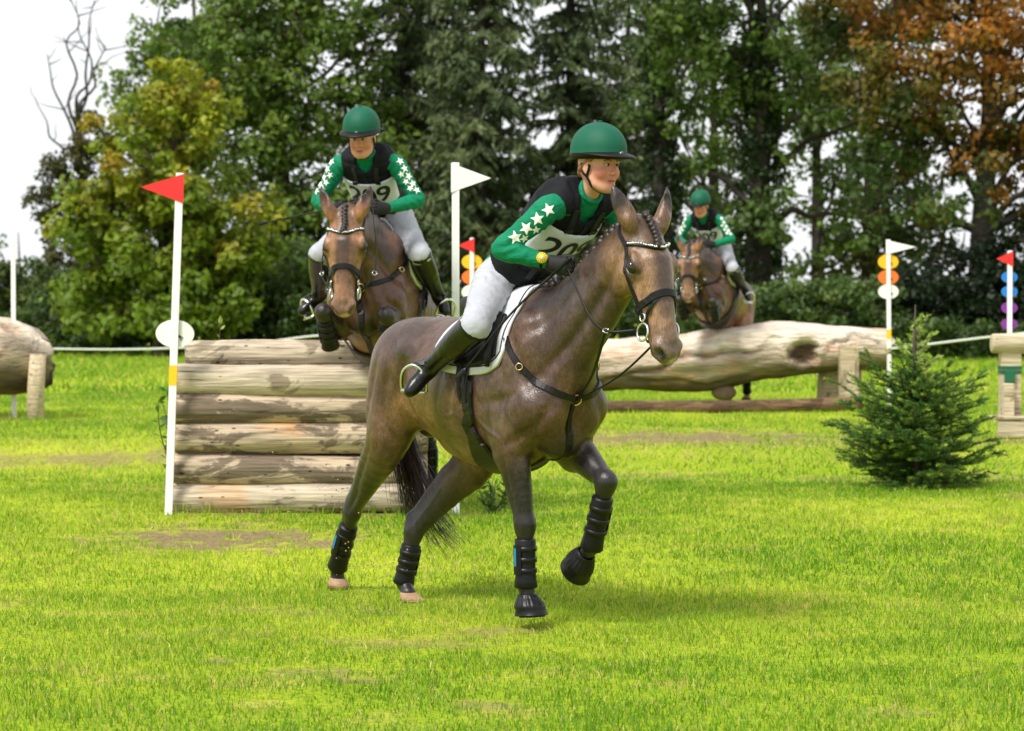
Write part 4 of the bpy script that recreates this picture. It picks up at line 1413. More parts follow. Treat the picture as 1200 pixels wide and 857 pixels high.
def patch(bvh, fn, nu, nv, off, thick, vis=None):
    """Thin solid sheet laid on a surface: fn(u, v) gives (axis point, outward direction)."""
    top = np.zeros((nu, nv, 3)); bot = np.zeros((nu, nv, 3))
    for i in range(nu):
        for j in range(nv):
            a, d = fn(i / (nu - 1), j / (nv - 1))
            d = np.asarray(d, float); d /= np.linalg.norm(d)
            l, n, _, _ = bvh.ray_cast(Vector(np.asarray(a) + d * 1.2), Vector(-d))
            if l is None:
                l, n, _, _ = bvh.find_nearest(Vector(a))
            l = np.array(l)
            top[i, j] = l + d * (off + thick); bot[i, j] = l + d * off
    for _ in range(2):                       # relax like stretched cloth or leather
        for A in (top, bot):
            A[1:-1, 1:-1] = (A[1:-1, 1:-1] * 2 + A[:-2, 1:-1] + A[2:, 1:-1] + A[1:-1, :-2] + A[1:-1, 2:]) / 6
    V = np.concatenate([top.reshape(-1, 3), bot.reshape(-1, 3)])
    n0 = nu * nv
    F = []
    ix = lambda i, j: i * nv + j
    for i in range(nu - 1):
        for j in range(nv - 1):
            q = (ix(i, j), ix(i + 1, j), ix(i + 1, j + 1), ix(i, j + 1))
            F.append(q); F.append(tuple(n0 + k for k in q[::-1]))
    rim = [ix(i, 0) for i in range(nu)] + [ix(nu - 1, j) for j in range(1, nv)] + [ix(i, nv - 1) for i in range(nu - 2, -1, -1)] + [ix(0, j) for j in range(nv - 2, 0, -1)]
    for a, b in zip(rim, rim[1:] + rim[:1]):
        F.append((a, n0 + a, n0 + b, b))
    return V, F, top


def build_horse(root, P):
    """One continuous sculpted body, then tack, boots, hooves, mane and tail as parts of the horse."""
    T = P['tr']
    H = HeadFrame(P['head'][0], P['head'][1], P['head'][2], 1.05, 1.23)
    S = Sculpt(0.009)
    RT = P['rot']

    def tc(rows):
        return [[*T(r[:3]), *r[3:]] for r in rows]
    # trunk
    S.chain(tc([(-.76, 0, 1.19, .15, .95), (-.62, 0, 1.20, .255, .92), (-.40, 0, 1.175, .295, .88), (-.15, 0, 1.14, .335, .87),
                (.10, 0, 1.125, .36, .84), (.32, 0, 1.16, .36, .74), (.47, 0, 1.19, .32, .66), (.57, 0, 1.14, .22, .8)]),
            [B_MID, B_MID, B_MID, B_MID, B_MID, B_MID, B_RED, B_RED], k=.05, sub=3)
    S.ell(T((.38, 0, 1.49)), (.24, .075, .12), B_TOP, RT, k=.12)
    for s in (-1, 1):
        S.ell(T((.50, s * .155, 1.20)), (.15, .100, .31), B_MID, RT @ rotm('Y', math.radians(24)), k=.06)      # shoulder
        S.ell(T((.30, s * .17, 1.06)), (.15, .075, .20), B_MID, RT @ rotm('Y', math.radians(-30)), k=.06)       # triceps
        S.ell(T((.66, s * .095, 1.04)), (.105, .105, .14), B_RED, RT, k=.05)                                    # breast
        S.ell(T((-.50, s * .11, 1.29)), (.28, .15, .17), B_TOP, RT, k=.07)                                     # croup
        S.ell(T((-.73, s * .12, 1.10)), (.13, .115, .26), B_MID, RT @ rotm('Y', math.radians(8)), k=.06)        # buttock
        S.ell(T((-.36, s * .23, 1.30)), (.07, .035, .05), B_TOP, RT, k=.06)                                    # hip point
    S.ell(T((.10, 0, .84)), (.42, .16, .10), B_BELLY, RT, k=.08)
    S.ell(T((.62, 0, .90)), (.10, .10, .10), B_DARK, RT, k=.06)
    # neck
    nk = P['neck']
    S.chain(nk, [B_RED, B_NECK, B_NECK, B_NECK], k=.09, sub=4)
    crest = []
    for i in range(len(nk)):
        a = np.array(nk[max(i - 1, 0)][:3]); b = np.array(nk[min(i + 1, len(nk) - 1)][:3])
        t = (b - a) / np.linalg.norm(b - a)
        up = np.cross((0, 1, 0), t); up = -up if up[2] < 0 else up
        crest.append(np.array(nk[i][:3]) + up * nk[i][3])
    # head
    R = H.R; hs = H.s
    hc = lambda rows, col, k=.03, sub=3, w=None: S.chain([(*H(*r[:3]), r[3] * hs, (r[4] if len(r) > 4 else 1.0) * H.wide) for r in rows], col, k=k, sub=sub, w=R[:, 1] if w is None else w)
    he = lambda c, r, col, R2=None, k=.03, op=1: S.ell(H(*c), np.array(r) * hs * np.array((1, H.wide, 1)), col, R if R2 is None else R @ R2, k, op)
    hc([(0, 0, -.01, .082, .95), (.15, 0, .005, .098, .92), (.28, 0, .0, .086, .78), (.40, 0, -.005, .067, .76), (.50, 0, -.008, .056, .88), (.548, 0, -.012, .050, .98)],
       [B_DARK, B_FACE, B_FACE, B_FACE, B_MUZ, B_MUZ])
    for s in (-1, 1):
        he((.125, s * .046, -.095), (.125, .046, .100), B_CHEEK, rotm('Y', .35))
        hc([(.17, s * .066, -.01, .03), (.30, s * .053, -.02, .022), (.38, s * .044, -.022, .014)], B_CHEEK, sub=2)
        he((.155, s * .084, .052), (.046, .018, .017), B_FACE, k=.02)
        he((.19, s * .089, .012), (.035, .02, .018), B_FACE, k=.02)
        he((.532, s * .036, .004), (.042, .024, .034), B_MUZ, rotm('Z', -s * .3), k=.02)
        he((.560, s * .050, .008), (.027, .018, .020), B_BLK, rotm('Y', .5), k=.008, op=-1)
        he((.172, s * .104, .029), (.022, .009, .014), B_BLK, k=.008, op=-1)
        he((.11, s * .088, .085), (.03, .02, .02), B_BLK, k=.03, op=-1)
        he((.09, s * .098, -.02), (.05, .012, .02), B_BLK, k=.03, op=-1)
        hc([(-.005, s * .060, .045, .034, .9), (-.05, s * .080, .060, .042, .66), (-.105, s * .102, .070, .038, .52), (-.155, s * .116, .072, .022, .42), (-.188, s * .120, .074, .005, .5)],
           [B_CHEEK, B_CHEEK, B_NECK, B_DARK, B_DARK], k=.02, w=R @ np.array((.15, s * .55, .8)))
        wv = np.array((.0, s * .5, .866)); R2 = np.stack([np.array((1., 0, 0)), wv, np.cross((1., 0, 0), wv)], 1)
        S.ell(H(-.088, s * .096, .068) + R @ (wv * .028) * hs, np.array((.064, .021, .026)) * hs, B_DARK, R @ R2 @ rotm('Z', s * .16), k=.010, op=-1)
    hc([(.16, 0, .082, .030, 1.3), (.34, 0, .050, .024, 1.1), (.50, 0, .034, .018, 1.2)], B_DARK, sub=2)
    hc([(.16, 0, -.085, .05, 1.0), (.30, 0, -.066, .034, 1.0), (.45, 0, -.058, .026, 1.1), (.53, 0, -.056, .026, 1.3)], [B_CHEEK, B_CHEEK, B_FACE, B_MUZ], k=.02, sub=2)
    he((.562, 0, -.040), (.035, .09, .0045), B_BLK, rotm('Y', .12), k=.006, op=-1)
    # legs
    hooves = []
    for s, key in ((-1, 'RF'), (1, 'LF')):
        sh, el, kn, fe, ho, nn = P[key]
        sh, el, kn, fe, ho = [T(p) for p in (sh, el, kn, fe, ho)]
        nn = RT @ np.array(nn, float); nn /= np.linalg.norm(nn)
        wl = (0, 1, 0)
        S.chain([(*sh, .115, .75), (*el, .115, .72), (*lerp(el, kn, .3), .088, .78), (*lerp(el, kn, .62), .068, .85), (*lerp(el, kn, .86), .052, .92), (*kn, .048, .95)],
                [B_MID, B_MID, B_DARK, B_LEG, B_LEG, B_LEG], k=.05, sub=3)
        S.chain([(*kn, .048), (*lerp(kn, fe, .17), .042), (*lerp(kn, fe, .4), .033), (*lerp(kn, fe, .8), .034), (*fe, .042), (*lerp(fe, ho, .35), .034), (*lerp(fe, ho, .62), .038)],
                B_LEG, k=.02, sub=2)
        bk = np.cross(kn - fe, (0, 1, 0)); bk /= np.linalg.norm(bk); bk = -bk if bk[0] > 0 and abs(bk[0]) > .5 else bk
        kd = (el - kn) / np.linalg.norm(el - kn) + (fe - kn) / np.linalg.norm(fe - kn)
        S.ell(kn + kd * .004, (.038, .042, .052), B_LEG, k=.03)
        for q in (-1, 1):
            S.ell(lerp(kn, el, .10) + np.array((0, q * .026, 0)), (.024, .018, .028), B_LEG, k=.02)
            S.ell(lerp(kn, fe, .10) + np.array((0, q * .024, 0)), (.024, .016, .026), B_LEG, k=.02)
        hooves.append((key, fe, ho, nn, kn))
    for s, key in ((-1, 'RH'), (1, 'LH')):
        hip, st, hk, fe, ho, nn = P[key]
        hip, st, hk, fe, ho = [T(p) for p in (hip, st, hk, fe, ho)]
        nn = RT @ np.array(nn, float); nn /= np.linalg.norm(nn)
        S.chain([(*hip, .20, .72), (*lerp(hip, st, .55), .185, .68), (*st, .135, .74), (*lerp(st, hk, .35), .100, .76), (*lerp(st, hk, .68), .068, .78), (*lerp(st, hk, .9), .052, .8), (*hk, .055, .78)],
                [B_MID, B_MID, B_MID, B_DARK, B_LEG, B_LEG, B_LEG], k=.06, sub=3)
        d = (st - hk) / np.linalg.norm(st - hk); c = (hk - fe) / np.linalg.norm(hk - fe)
        back = c - d; back /= np.linalg.norm(back) + 1e-9
        S.chain([(*(hk + c * .055 + back * .035), .022), (*(hk + back * .02), .030), (*(hk - c * .06 + back * .012), .028)], B_LEG, k=.03, sub=2)
        S.chain([(*(hk + c * .055 + back * .035), .018), (*lerp(hk, st, .45) + back * .075, .022), (*lerp(hk, st, .7) + back * .06, .03)], B_LEG, k=.05, sub=2)
        S.chain([(*hk, .055, .8), (*lerp(hk, fe, .25), .043, .85), (*lerp(hk, fe, .55), .037), (*lerp(hk, fe, .85), .038), (*fe, .045), (*lerp(fe, ho, .35), .036), (*lerp(fe, ho, .62), .040)],
                B_LEG, k=.02, sub=2)
        hooves.append((key, fe, ho, nn, hk))
    V, F = S.mesh()
    C = S.colors(V, .022)
    # muscle lines, tendons and veins worked into the surface
    bv = bvh_of(V, F)
    NV = np.zeros_like(V)
    fn_ = np.cross(V[F[:, 2]] - V[F[:, 0]], V[F[:, 3]] - V[F[:, 1]])
    for k in range(4): np.add.at(NV, F[:, k], fn_)
    NV /= np.linalg.norm(NV, axis=1, keepdims=True) + 1e-12
    V0 = V.copy()

    def carve(pts, depth, width, sub=8):
        Q, _ = hug(bv, crom(pts, sub), 0)
        lo_, hi_ = Q.min(0) - 3 * width, Q.max(0) + 3 * width
        m = np.where(((V0 > lo_) & (V0 < hi_)).all(1))[0]
        if len(m) == 0: return
        d2 = np.full(len(m), 9.0); tb = np.zeros(len(m))
        for i, (a_, b_) in enumerate(zip(Q[:-1], Q[1:])):
            ab = b_ - a_; t_ = np.clip(((V0[m] - a_) @ ab) / (ab @ ab + 1e-12), 0, 1)
            q_ = ((V0[m] - a_ - t_[:, None] * ab) ** 2).sum(1)
            x_ = q_ < d2; d2[x_] = q_[x_]; tb[x_] = (i + t_[x_]) / (len(Q) - 1)
        amp = np.exp(-d2 / (width * width)) * np.clip(np.sin(PI * np.clip(tb, .04, .96)), 0, 1) ** .6
        V[m] -= NV[m] * (amp * depth)[:, None]
    for s in (-1, 1):
        W = lambda *p: T((p[0], s * p[1], p[2]))
        carve([W(.40, .10, 1.54), W(.56, .20, 1.36), W(.66, .21, 1.20), W(.72, .18, 1.05)], .016, .034)
        carve([W(.20, .26, 1.42), W(.26, .28, 1.22), W(.22, .29, 1.02), W(.34, .25, .90)], .015, .030)
        carve([W(.64, .22, 1.12), W(.52, .26, 1.08), W(.36, .28, 1.06)], .013, .026)
        carve([W(.48, .25, 1.42), W(.50, .27, 1.25), W(.56, .26, 1.12)], .010, .028)
        carve([W(.74, .10, 1.10), W(.69, .19, .95), W(.60, .25, .88), W(.50, .26, .86)], .018, .028)
        carve([W(-.34, .26, 1.30), W(-.40, .28, 1.10), W(-.34, .27, .92)], .020, .040)
        carve([W(-.58, .28, 1.32), W(-.68, .28, 1.10), W(-.74, .26, .90)], .012, .028)
        carve([W(-.46, .28, 1.25), W(-.54, .30, 1.08), W(-.56, .28, .90)], .008, .03)
        for x in (-.22, -.10, .02, .14):
            carve([W(x + .05, .31, 1.28), W(x, .33, 1.12), W(x - .06, .30, .98)], .005, .022)
        carve([W(.30, .28, 1.00), W(.36, .27, .94), W(.48, .25, .90), W(.52, .22, .80)], -.007, .010)
        carve([W(.62, .24, 1.20), W(.56, .27, 1.05), W(.60, .24, .96), W(.54, .22, .84)], -.006, .010)
        carve([W(-.02, .32, 1.05), W(.06, .31, .98), W(.14, .30, 1.0), W(.22, .29, .94)], -.005, .010)
        carve([W(.0, .30, .95), W(.16, .27, .86), W(.30, .22, .84)], -.005, .011)
        nn_ = [np.array(p[:3], float) for p in nk]; rr_ = [p[3] for p in nk]
        carve([nn_[0] + np.array((.16, s * .12, -.12)), nn_[1] + np.array((.10, s * .10, -.09)), nn_[2] + np.array((.07, s * .075, -.065)), nn_[3] + np.array((.04, s * .06, -.05))], .020, .030)
        carve([nn_[0] + np.array((.06, s * .2, .06)), nn_[1] + np.array((-.02, s * .12, .02)), nn_[2] + np.array((-.02, s * .09, .01))], .010, .035)
        carve([H(.12, s * .09, -.02), H(.22, s * .075, -.03), H(.33, s * .06, -.05)], .006, .014)
        carve([H(.24, s * .075, .03), H(.34, s * .055, .02), H(.44, s * .05, .012)], .006, .016)
        carve([H(.21, s * .085, -.02), H(.28, s * .07, -.06), H(.36, s * .05, -.06)], -.004, .008)
        carve([H(.50, s * .05, -.028), H(.53, s * .052, -.036), H(.57, s * .03, -.042)], .007, .009)
        k = 'R' if s < 0 else 'L'
        _, el_, kn_, fe_, _, _ = P[k + 'F']; _, st_, hk_, fh_, _, _ = P[k + 'H']
        el_, kn_, fe_, st_, hk_, fh_ = [T(p) for p in (el_, kn_, fe_, st_, hk_, fh_)]
        o_ = np.array((0, s * .1, 0))
        fa = np.cross(kn_ - el_, (0, 1, 0)); fa /= np.linalg.norm(fa)
        carve([lerp(el_, kn_, .05) + o_ + fa * .03, lerp(el_, kn_, .45) + o_ + fa * .015, lerp(el_, kn_, .9) + o_ + fa * .01], .009, .016)
        carve([lerp(el_, kn_, .15) - o_ - fa * .0, lerp(el_, kn_, .5) - o_, lerp(el_, kn_, .85) - o_], -.004, .009)
        carve([lerp(kn_, fe_, .12) + o_, lerp(kn_, fe_, .9) + o_], .008, .012)
        carve([lerp(kn_, fe_, .12) - o_, lerp(kn_, fe_, .9) - o_], .008, .012)
        fh = np.cross(hk_ - st_, (0, 1, 0)); fh /= np.linalg.norm(fh)
        carve([lerp(st_, hk_, .05) + o_ * 1.5 + fh * .02, lerp(st_, hk_, .5) + o_ + fh * .012, lerp(st_, hk_, .95) + o_], .012, .020)
        carve([lerp(st_, hk_, .3) - o_, lerp(st_, hk_, .6) - o_ + fh * .02, lerp(st_, hk_, .95) - o_], -.005, .010)
        carve([lerp(st_, hk_, .60) + o_ + fh * .045, lerp(st_, hk_, .95) + o_ + fh * .03], .014, .014)
        carve([lerp(hk_, fh_, .1) + o_, lerp(hk_, fh_, .9) + o_], .008, .012)
    carve([T((.80, 0, 1.18)), T((.80, 0, 1.05)), T((.72, 0, .88))], .030, .030)
    L = (V - H.o) @ H.R / H.sv                   # coat markings in head space
    inh = sstep(-.06, .0, L[:, 0]) * (np.abs(L[:, 1]) < .15) * (L[:, 0] < .7) * (L[:, 2] > -.2) * (L[:, 2] < .2)
    mid = sstep(.050, .020, np.abs(L[:, 1])) * sstep(.02, .06, L[:, 2]) * sstep(.02, .12, L[:, 0]) * sstep(.47, .30, L[:, 0])
    C = blend(C, inh * mid * .75, B_DARK)
    C = blend(C, inh * sstep(.055, .025, np.linalg.norm((L - (.172, 0, .03)) * (.7, 0, 1), axis=1)) * (np.abs(L[:, 1]) > .06) * .8, B_BLK)
    C = blend(C, inh * sstep(.40, .44, L[:, 0]) * sstep(.54, .47, L[:, 0]) * .6, B_FACE)
    C = blend(C, inh * sstep(.032, .018, np.linalg.norm(L - (.588, 0.012, -.004), axis=1)) * .6, srgb(214, 190, 180))
    for s in (-1, 1):
        C = blend(C, inh * sstep(.034, .016, np.linalg.norm((L - (.565, s * .044, .010)) * (1, 1, 1.3), axis=1)), B_BLK)
        C = blend(C, inh * sstep(.03, .012, np.abs(L[:, 2] - .09)) * sstep(-.04, -.07, L[:, 0]) * .8, B_BLK)
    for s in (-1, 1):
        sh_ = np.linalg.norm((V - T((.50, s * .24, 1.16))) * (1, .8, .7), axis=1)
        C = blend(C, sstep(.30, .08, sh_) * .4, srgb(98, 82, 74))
        fl_ = np.linalg.norm((V - T((-.30, s * .26, .98))) * (.8, .8, 1), axis=1)
        C = blend(C, sstep(.26, .06, fl_) * .55, srgb(140, 104, 66))
    C = blend(C, inh * sstep(.004, .001, np.abs(L[:, 2] + .040 - .1 * (L[:, 0] - .562))) * sstep(.49, .51, L[:, 0]), B_BLK)
    body = obj('body', V, F, P.get('coat', M_COAT), root, C)
    bv = bvh_of(V, F)
    for s in (-1, 1):
        MB().sphere(H(.172, s * .0905, .030), (.033, .025, .024), 14, 10, H.R).build('eye', M_EYE, root)
    # ---- hooves and leg boots
    for key, fe, ho, nn, kn in hooves:
        front = key[1] == 'F'
        ax = (ho - fe) / np.linalg.norm(ho - fe)
        fw = RT @ np.array((1., 0, 0)); fw = fw - nn * (fw @ nn); fw /= np.linalg.norm(fw)
        sd = np.cross(nn, fw)
        top = lerp(fe, ho, .55)
        V2, F2 = [], []
        n = 18
        for k, (t, r, sh) in enumerate(((0, .040, 0), (.12, .047, .004), (.5, .055, .012), (1, .064, .024), (1.02, .058, .024))):
            c = lerp(top, ho, t) if t <= 1 else ho
            for i in range(n):
                a = 2 * PI * i / n
                rr = r * (1.0 if math.cos(a) > -.4 else .92)
                V2.append(c + fw * (rr * 1.08 * math.cos(a) + sh * .6) + sd * rr * math.sin(a) + (nn * .006 if t > 1 else 0))
        for k in range(4):
            for i in range(n):
                F2.append((k * n + i, k * n + (i + 1) % n, (k + 1) * n + (i + 1) % n, (k + 1) * n + i))
        F2.append(tuple(4 * n + i for i in range(n)))
        obj('hoof', V2, F2, M_HOOF_D if front else M_HOOF_P, root)
        # cannon boot
        a, b = lerp(kn, fe, .24 if front else .26), lerp(kn, fe, 1.06)
        pr = [lerp(a, b, t) for t in (0, .03, .3, .6, .85, .97, 1)]
        rr = [.048, .052, .049, .048, .053, .057, .051]
        bt = MB().tube(pr, rr, 16).build('tendon_boot' if front else 'brushing_boot', M_NEOP, root)
        out = np.array((0, -1. if key[0] == 'R' else 1., 0))
        for t in (.2, .42, .64):
            c = lerp(a, b, t)
            dz = (a - b) / np.linalg.norm(a - b) * .011
            V3, F3 = tube([c - dz * 1.1, c - dz, c + dz, c + dz * 1.1], [.050, .0545, .0545, .050], 18)
            mb = MB().add(V3, F3)
            for q in (-1, 0, 1):
                pass
            mb.build('strap', M_LEATHER, bt, smooth=True)
        # raised shell plate and blue lettering bar on the outside
        dirs = (a - b) / np.linalg.norm(a - b)
        o2 = out - dirs * (out @ dirs); o2 /= np.linalg.norm(o2)
        f2 = np.cross(o2, dirs)
        Rm = np.stack([f2, o2, dirs], 1)
        for q, w, hgt, mt, nm in ((.055, .055, .14, M_RUBBER, 'shell'), (.0585, .010, .085, M_BLUE, 'print_bar')):
            mb = MB()
            for i in range(6):
                ang = (i - 2.5) / 5 * w / .055
                u = o2 * math.cos(ang) + f2 * math.sin(ang)
                c = lerp(a, b, .42 if nm == 'shell' else .36) + u * q
                mb.box(c, (w / 5.2, .004, hgt), np.stack([np.cross(u, dirs), u, dirs], 1))
            mb.build(nm, mt, bt, smooth=False)
        if front:                                # ribbed overreach boot round the pastern and hoof
            V4, F4 = [], []
            n = 96
            t0 = lerp(fe, ho, .30)
            for k, (t, r) in enumerate(((0, .042), (.05, .049), (.12, .048), (.2, .056), (.45, .069), (.6, .074), (.64, .071), (.9, .078), (.93, .079), (.93, .070))):
                c = lerp(t0, ho, t)
                for i in range(n):
                    an = 2 * PI * i / n
                    q = r * (1 + .030 * math.cos(an * 18) * (1 if .1 < t < .6 else 0))
                    V4.append(c + fw * (q * 1.06 * math.cos(an) + t * .016) + sd * q * math.sin(an))
            for k in range(9):
                for i in range(n):
                    F4.append((k * n + i, k * n + (i + 1) % n, (k + 1) * n + (i + 1) % n, (k + 1) * n + i))
            obj('overreach_boot', V4, F4, M_RUBBER, root)
    # ---- mane plaited into a row of knots, forelock plait
    cr = crom(np.array(crest), 14)
    kn_me = MB().sphere((0, 0, 0), (.032, .024, .028), 8, 6).sphere((.003, 0, .024), (.022, .018, .017), 8, 6).mesh('mane_braid')
    kn_me.materials.append(M_BRAID)
    for t in np.linspace(.16, .93, 12):
        p = cr[int(t * (len(cr) - 1))]
        l, n, _, _ = bv.find_nearest(Vector(p))
        o = link('mane_braid', kn_me, None, root, loc=(l.x, l.y + .004, l.z + .008))
        o.rotation_euler = (random.uniform(-.5, .5), random.uniform(-.4, .4), random.uniform(0, 3))
    P0, N0 = hug(bv, crom([H(-.06, 0, .06), H(0, 0, .1), H(.05, .004, .11), H(.10, -.004, .11)], 5), .008)
    mb = MB()
    for i, p in enumerate(P0):
        mb.sphere(p + H.dir(0, .004 * (-1) ** i, 0), (.02, .017, .016), 8, 6)
    mb.build('forelock', M_BRAID, root)
    # ---- tail hair
    g = np.array([T(p) for p in P['tail']]) if P.get('tail_tr', True) else np.array(P['tail'], float)
    cen = crom(g, 5)
    mb = MB(); rg = np.random.default_rng(3)
    sw = np.array(P['tail_w'], float)
    Vs, Fs, Cs = [], [], []
    m = len(cen); nb = 0
    tt = np.linspace(0, 1, m)
    for i in range(420):
        a = rg.uniform(0, 2 * PI); rr = math.sqrt(rg.uniform(0, 1))
        ln = rg.uniform(.72, 1.0)
        w = np.interp(tt, np.linspace(0, 1, len(sw)), sw) * rr
        wob = rg.normal(0, .012, 3) + 0
        P1 = crom(np.array([np.interp(tt * ln, tt, cen[:, k]) for k in range(3)]).T, 1)
        off = np.stack([np.cos(a) * w, np.sin(a) * w, np.zeros(m)], 1) + np.outer(tt ** 2 * np.sin(tt * 5 + a), wob * 4)
        P1 = P1 + off
        wd = .0035 * (1 - tt * .75)
        sv = np.array((math.cos(a + 1.3), math.sin(a + 1.3), 0.2))
        Vs.append(np.stack([P1 - wd[:, None] * sv, P1 + wd[:, None] * sv], 1).reshape(-1, 3))
        f = np.array([(2 * j, 2 * j + 1, 2 * j + 3, 2 * j + 2) for j in range(m - 1)]) + nb
        Fs.append(f); nb += 2 * m
        c = lerp(srgb(26, 20, 18), srgb(104, 56, 34), np.clip(rg.uniform(-.6, .9), 0, 1))
        cc = np.array([lerp(srgb(24, 20, 18), c, t) for t in tt])
        Cs.append(np.repeat(cc, 2, 0))
    obj('tail', np.concatenate(Vs), np.concatenate(Fs), M_HAIR, root, np.concatenate(Cs))
    MB().tube(cen[:7], np.linspace(.035, .012, 7), 8).build('tail_dock', M_BRAID, root)
    # ---- saddle pad, saddle, girth
    def arc(x0, x1, f0, f1, zc=1.14, shape=None):
        def fn(u, v):
            x = x0 + (x1 - x0) * u
            fa, fb = f0(u), f1(u)
            ph = math.radians(fa + (fb - fa) * v)
            xs = x + (shape(u, v) if shape else 0)
            return T((xs, 0, zc)), RT @ np.array((0, math.sin(ph), math.cos(ph)))
        return fn
    drop = lambda u: 70 + 9 * math.sin(PI * min(1, max(0, u))) ** .6 - 16 * (abs(u - .5) * 2) ** 6
    V, F, top = patch(bv, arc(-.06, .50, lambda u: -drop(u), lambda u: drop(u), shape=lambda u, v: .05 * abs(v * 2 - 1) ** 2 * (u - .2)), 26, 45, .003, .014)
    pad = obj('saddle_pad', V, F, M_PAD, root)
    nu, nv = top.shape[:2]
    for jj in (0, nv - 1):                       # twin dark piping along the edges
        for ins in (2,):
            j = ins if jj == 0 else nv - 1 - ins
            path = [top[i, j] for i in range(1, nu - 1)] + [top[nu - 2, q] for q in (range(j, 10, -1) if jj else range(j, nv - 10))][1:]
            path = np.array(path)
            nrm = path - np.array([T((0, 0, 1.14))] * len(path)); nrm[:, 0] *= .1; nrm /= np.linalg.norm(nrm, axis=1, keepdims=True)
            V, F = ribbon(path + nrm * .001, nrm, .007, .003)
            obj('piping', V, F, M_PADTRIM, pad, smooth=False)
    i0, j0 = 19, 9
    c = top[i0, j0]; c2 = top[i0, nv - 1 - j0]
    for c, jx in ((top[i0, j0], j0), (top[i0, nv - 1 - j0], nv - 1 - j0)):
        e = top[i0 + 2, jx] - top[i0 - 2, jx]; e /= np.linalg.norm(e)
        f = top[i0, jx + 1] - top[i0, jx - 1]; f /= np.linalg.norm(f)
        nn = np.cross(e, f)
        MB().box(c + nn * .002, (.05, .018, .006), np.stack([e, f, nn], 1)).build('maker_label', M_LOGO, pad, smooth=False)
    S2 = Sculpt(.009)
    S2.chain(tc([(-.04, 0, 1.555, .032, 4.0), (.0, 0, 1.55, .036, 3.6), (.08, 0, 1.54, .038, 2.8), (.17, 0, 1.555, .040, 2.3), (.26, 0, 1.59, .040, 2.2), (.31, 0, 1.615, .035, 2.4)]), k=.03, sub=3)
    for s in (-1, 1):
        S2.chain(tc([(-.02, s * .10, 1.52, .035), (.10, s * .12, 1.515, .035), (.30, s * .10, 1.56, .03)]), k=.04, sub=3)
    S2.ell(T((.11, 0, 1.65)), (.11, .10, .075), None, RT, k=.03, op=-1)
    V, F = S2.mesh()
    sad = obj('saddle', V, F, M_SADDLE, root)
    for s in (-1, 1):
        f0 = lambda u: s * 26
        f1 = lambda u: s * (60 + 12 * math.sin(PI * u) ** .7)
        V, F, tp = patch(bv, arc(.04, .43, f0, f1, shape=lambda u, v: .05 * v * u), 16, 18, .020, .010)
        obj('saddle_flap', V, F, M_SADDLE, sad)
        q = [T((.41 + .05 * t, s * (.20 + .10 * t), 1.50 - .26 * t)) for t in np.linspace(0, 1, 6)]
        Pq, Nq = hug(bv, q, .04)
        MB().tube(Pq, [.014, .022, .026, .026, .022, .012], 10).build('knee_roll', M_SADDLE, sad)
    gp = [T((.245 + .03 * math.sin(a) ** 8, .42 * math.sin(a), 1.12 + .48 * math.cos(a))) for a in np.linspace(math.radians(64), math.radians(296), 17)]
    q = crom(gp, 4)
    Pq, Nq = hug(bv, q, .012)
    t = np.linspace(-1, 1, len(Pq))
    V, F = ribbon(Pq, Nq, .075 + .14 * sstep(.55, .22, np.abs(t)), .010)
    gi = obj('girth', V, F, M_LEATHER, root, smooth=False)
    for s in (-1, 1):
        for dx in (-.02, .02):
            pp = [T((.255 + dx, s * .28, 1.27)), T((.25 + dx, s * .33, 1.17)), T((.25 + dx, s * .33, 1.06))]
            strap(bv, pp, .022, 'billet', M_SADDLE, gi, off=.024, thick=.005, sub=4)
    # ---- breastplate
    cen_r = P['ring']
    Pc, Nc = hug(bv, [T(cen_r)], .012)
    V, F = ring(Pc[0], .026, .0045, Nc[0])
    obj('breastplate_ring', V, F, M_BRASS, root)
    for s in (-1, 1):
        st = strap(bv, [T((.40, s * .17, 1.50)), T((.50, s * .22, 1.39)), T((.60, s * .23, 1.27)), T((.70, s * .17, 1.16)), Pc[0] + np.array((0, s * .03, .015))], .032, 'breastplate_strap', M_LEATHER, root, off=.006, thick=.007, sub=8)
        Pb, Nb = hug(bv, [T((.62, s * .22, 1.24))], .014)
        V, F = ring(Pb[0], .016, .003, Nb[0], 12, 5)
        obj('buckle', V, F, M_BRASS, st)
    strap(bv, [Pc[0] + np.array((0, 0, -.02)), T((.76, 0, .99)), T((.68, 0, .86)), T((.50, 0, .80)), T((.32, 0, .78))], .04, 'breastplate_strap', M_LEATHER, root, off=.006, thick=.006, sub=6)
    # ---- bridle
    br = M_LEATHER
    strap(bv, [H(.44, -.075, -.02), H(.30, -.1, -.01), H(.16, -.13, -.005), H(.06, -.13, .01), H(0, -.12, -.015), H(-.05, -.07, -.01), H(-.08, 0, .0), H(-.05, .07, -.01), H(0, .12, -.015), H(.06, .13, .01), H(.16, .13, -.005), H(.30, .1, -.01), H(.44, .075, -.02)],
          .020, 'headpiece', br, root, off=.003, thick=.005, sub=6)
    bb = strap(bv, [H(.055, -.12, .02), H(.07, -.09, .07), H(.095, -.05, .12), H(.105, 0, .13), H(.095, .05, .12), H(.07, .09, .07), H(.055, .12, .02)], .022, 'browband', br, root, off=.005, thick=.006, sub=6)
    Pb, Nb = hug(bv, crom([H(.055, -.12, .02), H(.07, -.09, .07), H(.095, -.05, .12), H(.105, 0, .13), H(.095, .05, .12), H(.07, .09, .07), H(.055, .12, .02)], 6), .013)
    mb = MB()
    for p in Pb[3:-3]:
        mb.sphere(p, .0062, 6, 4)
    mb.build('crystal_row', M_STUD, bb)
    lo = [H(.345 - .03 * math.sin(a), .10 * math.cos(a), .11 * math.sin(a)) for a in np.arange(16) / 16 * 2 * PI]
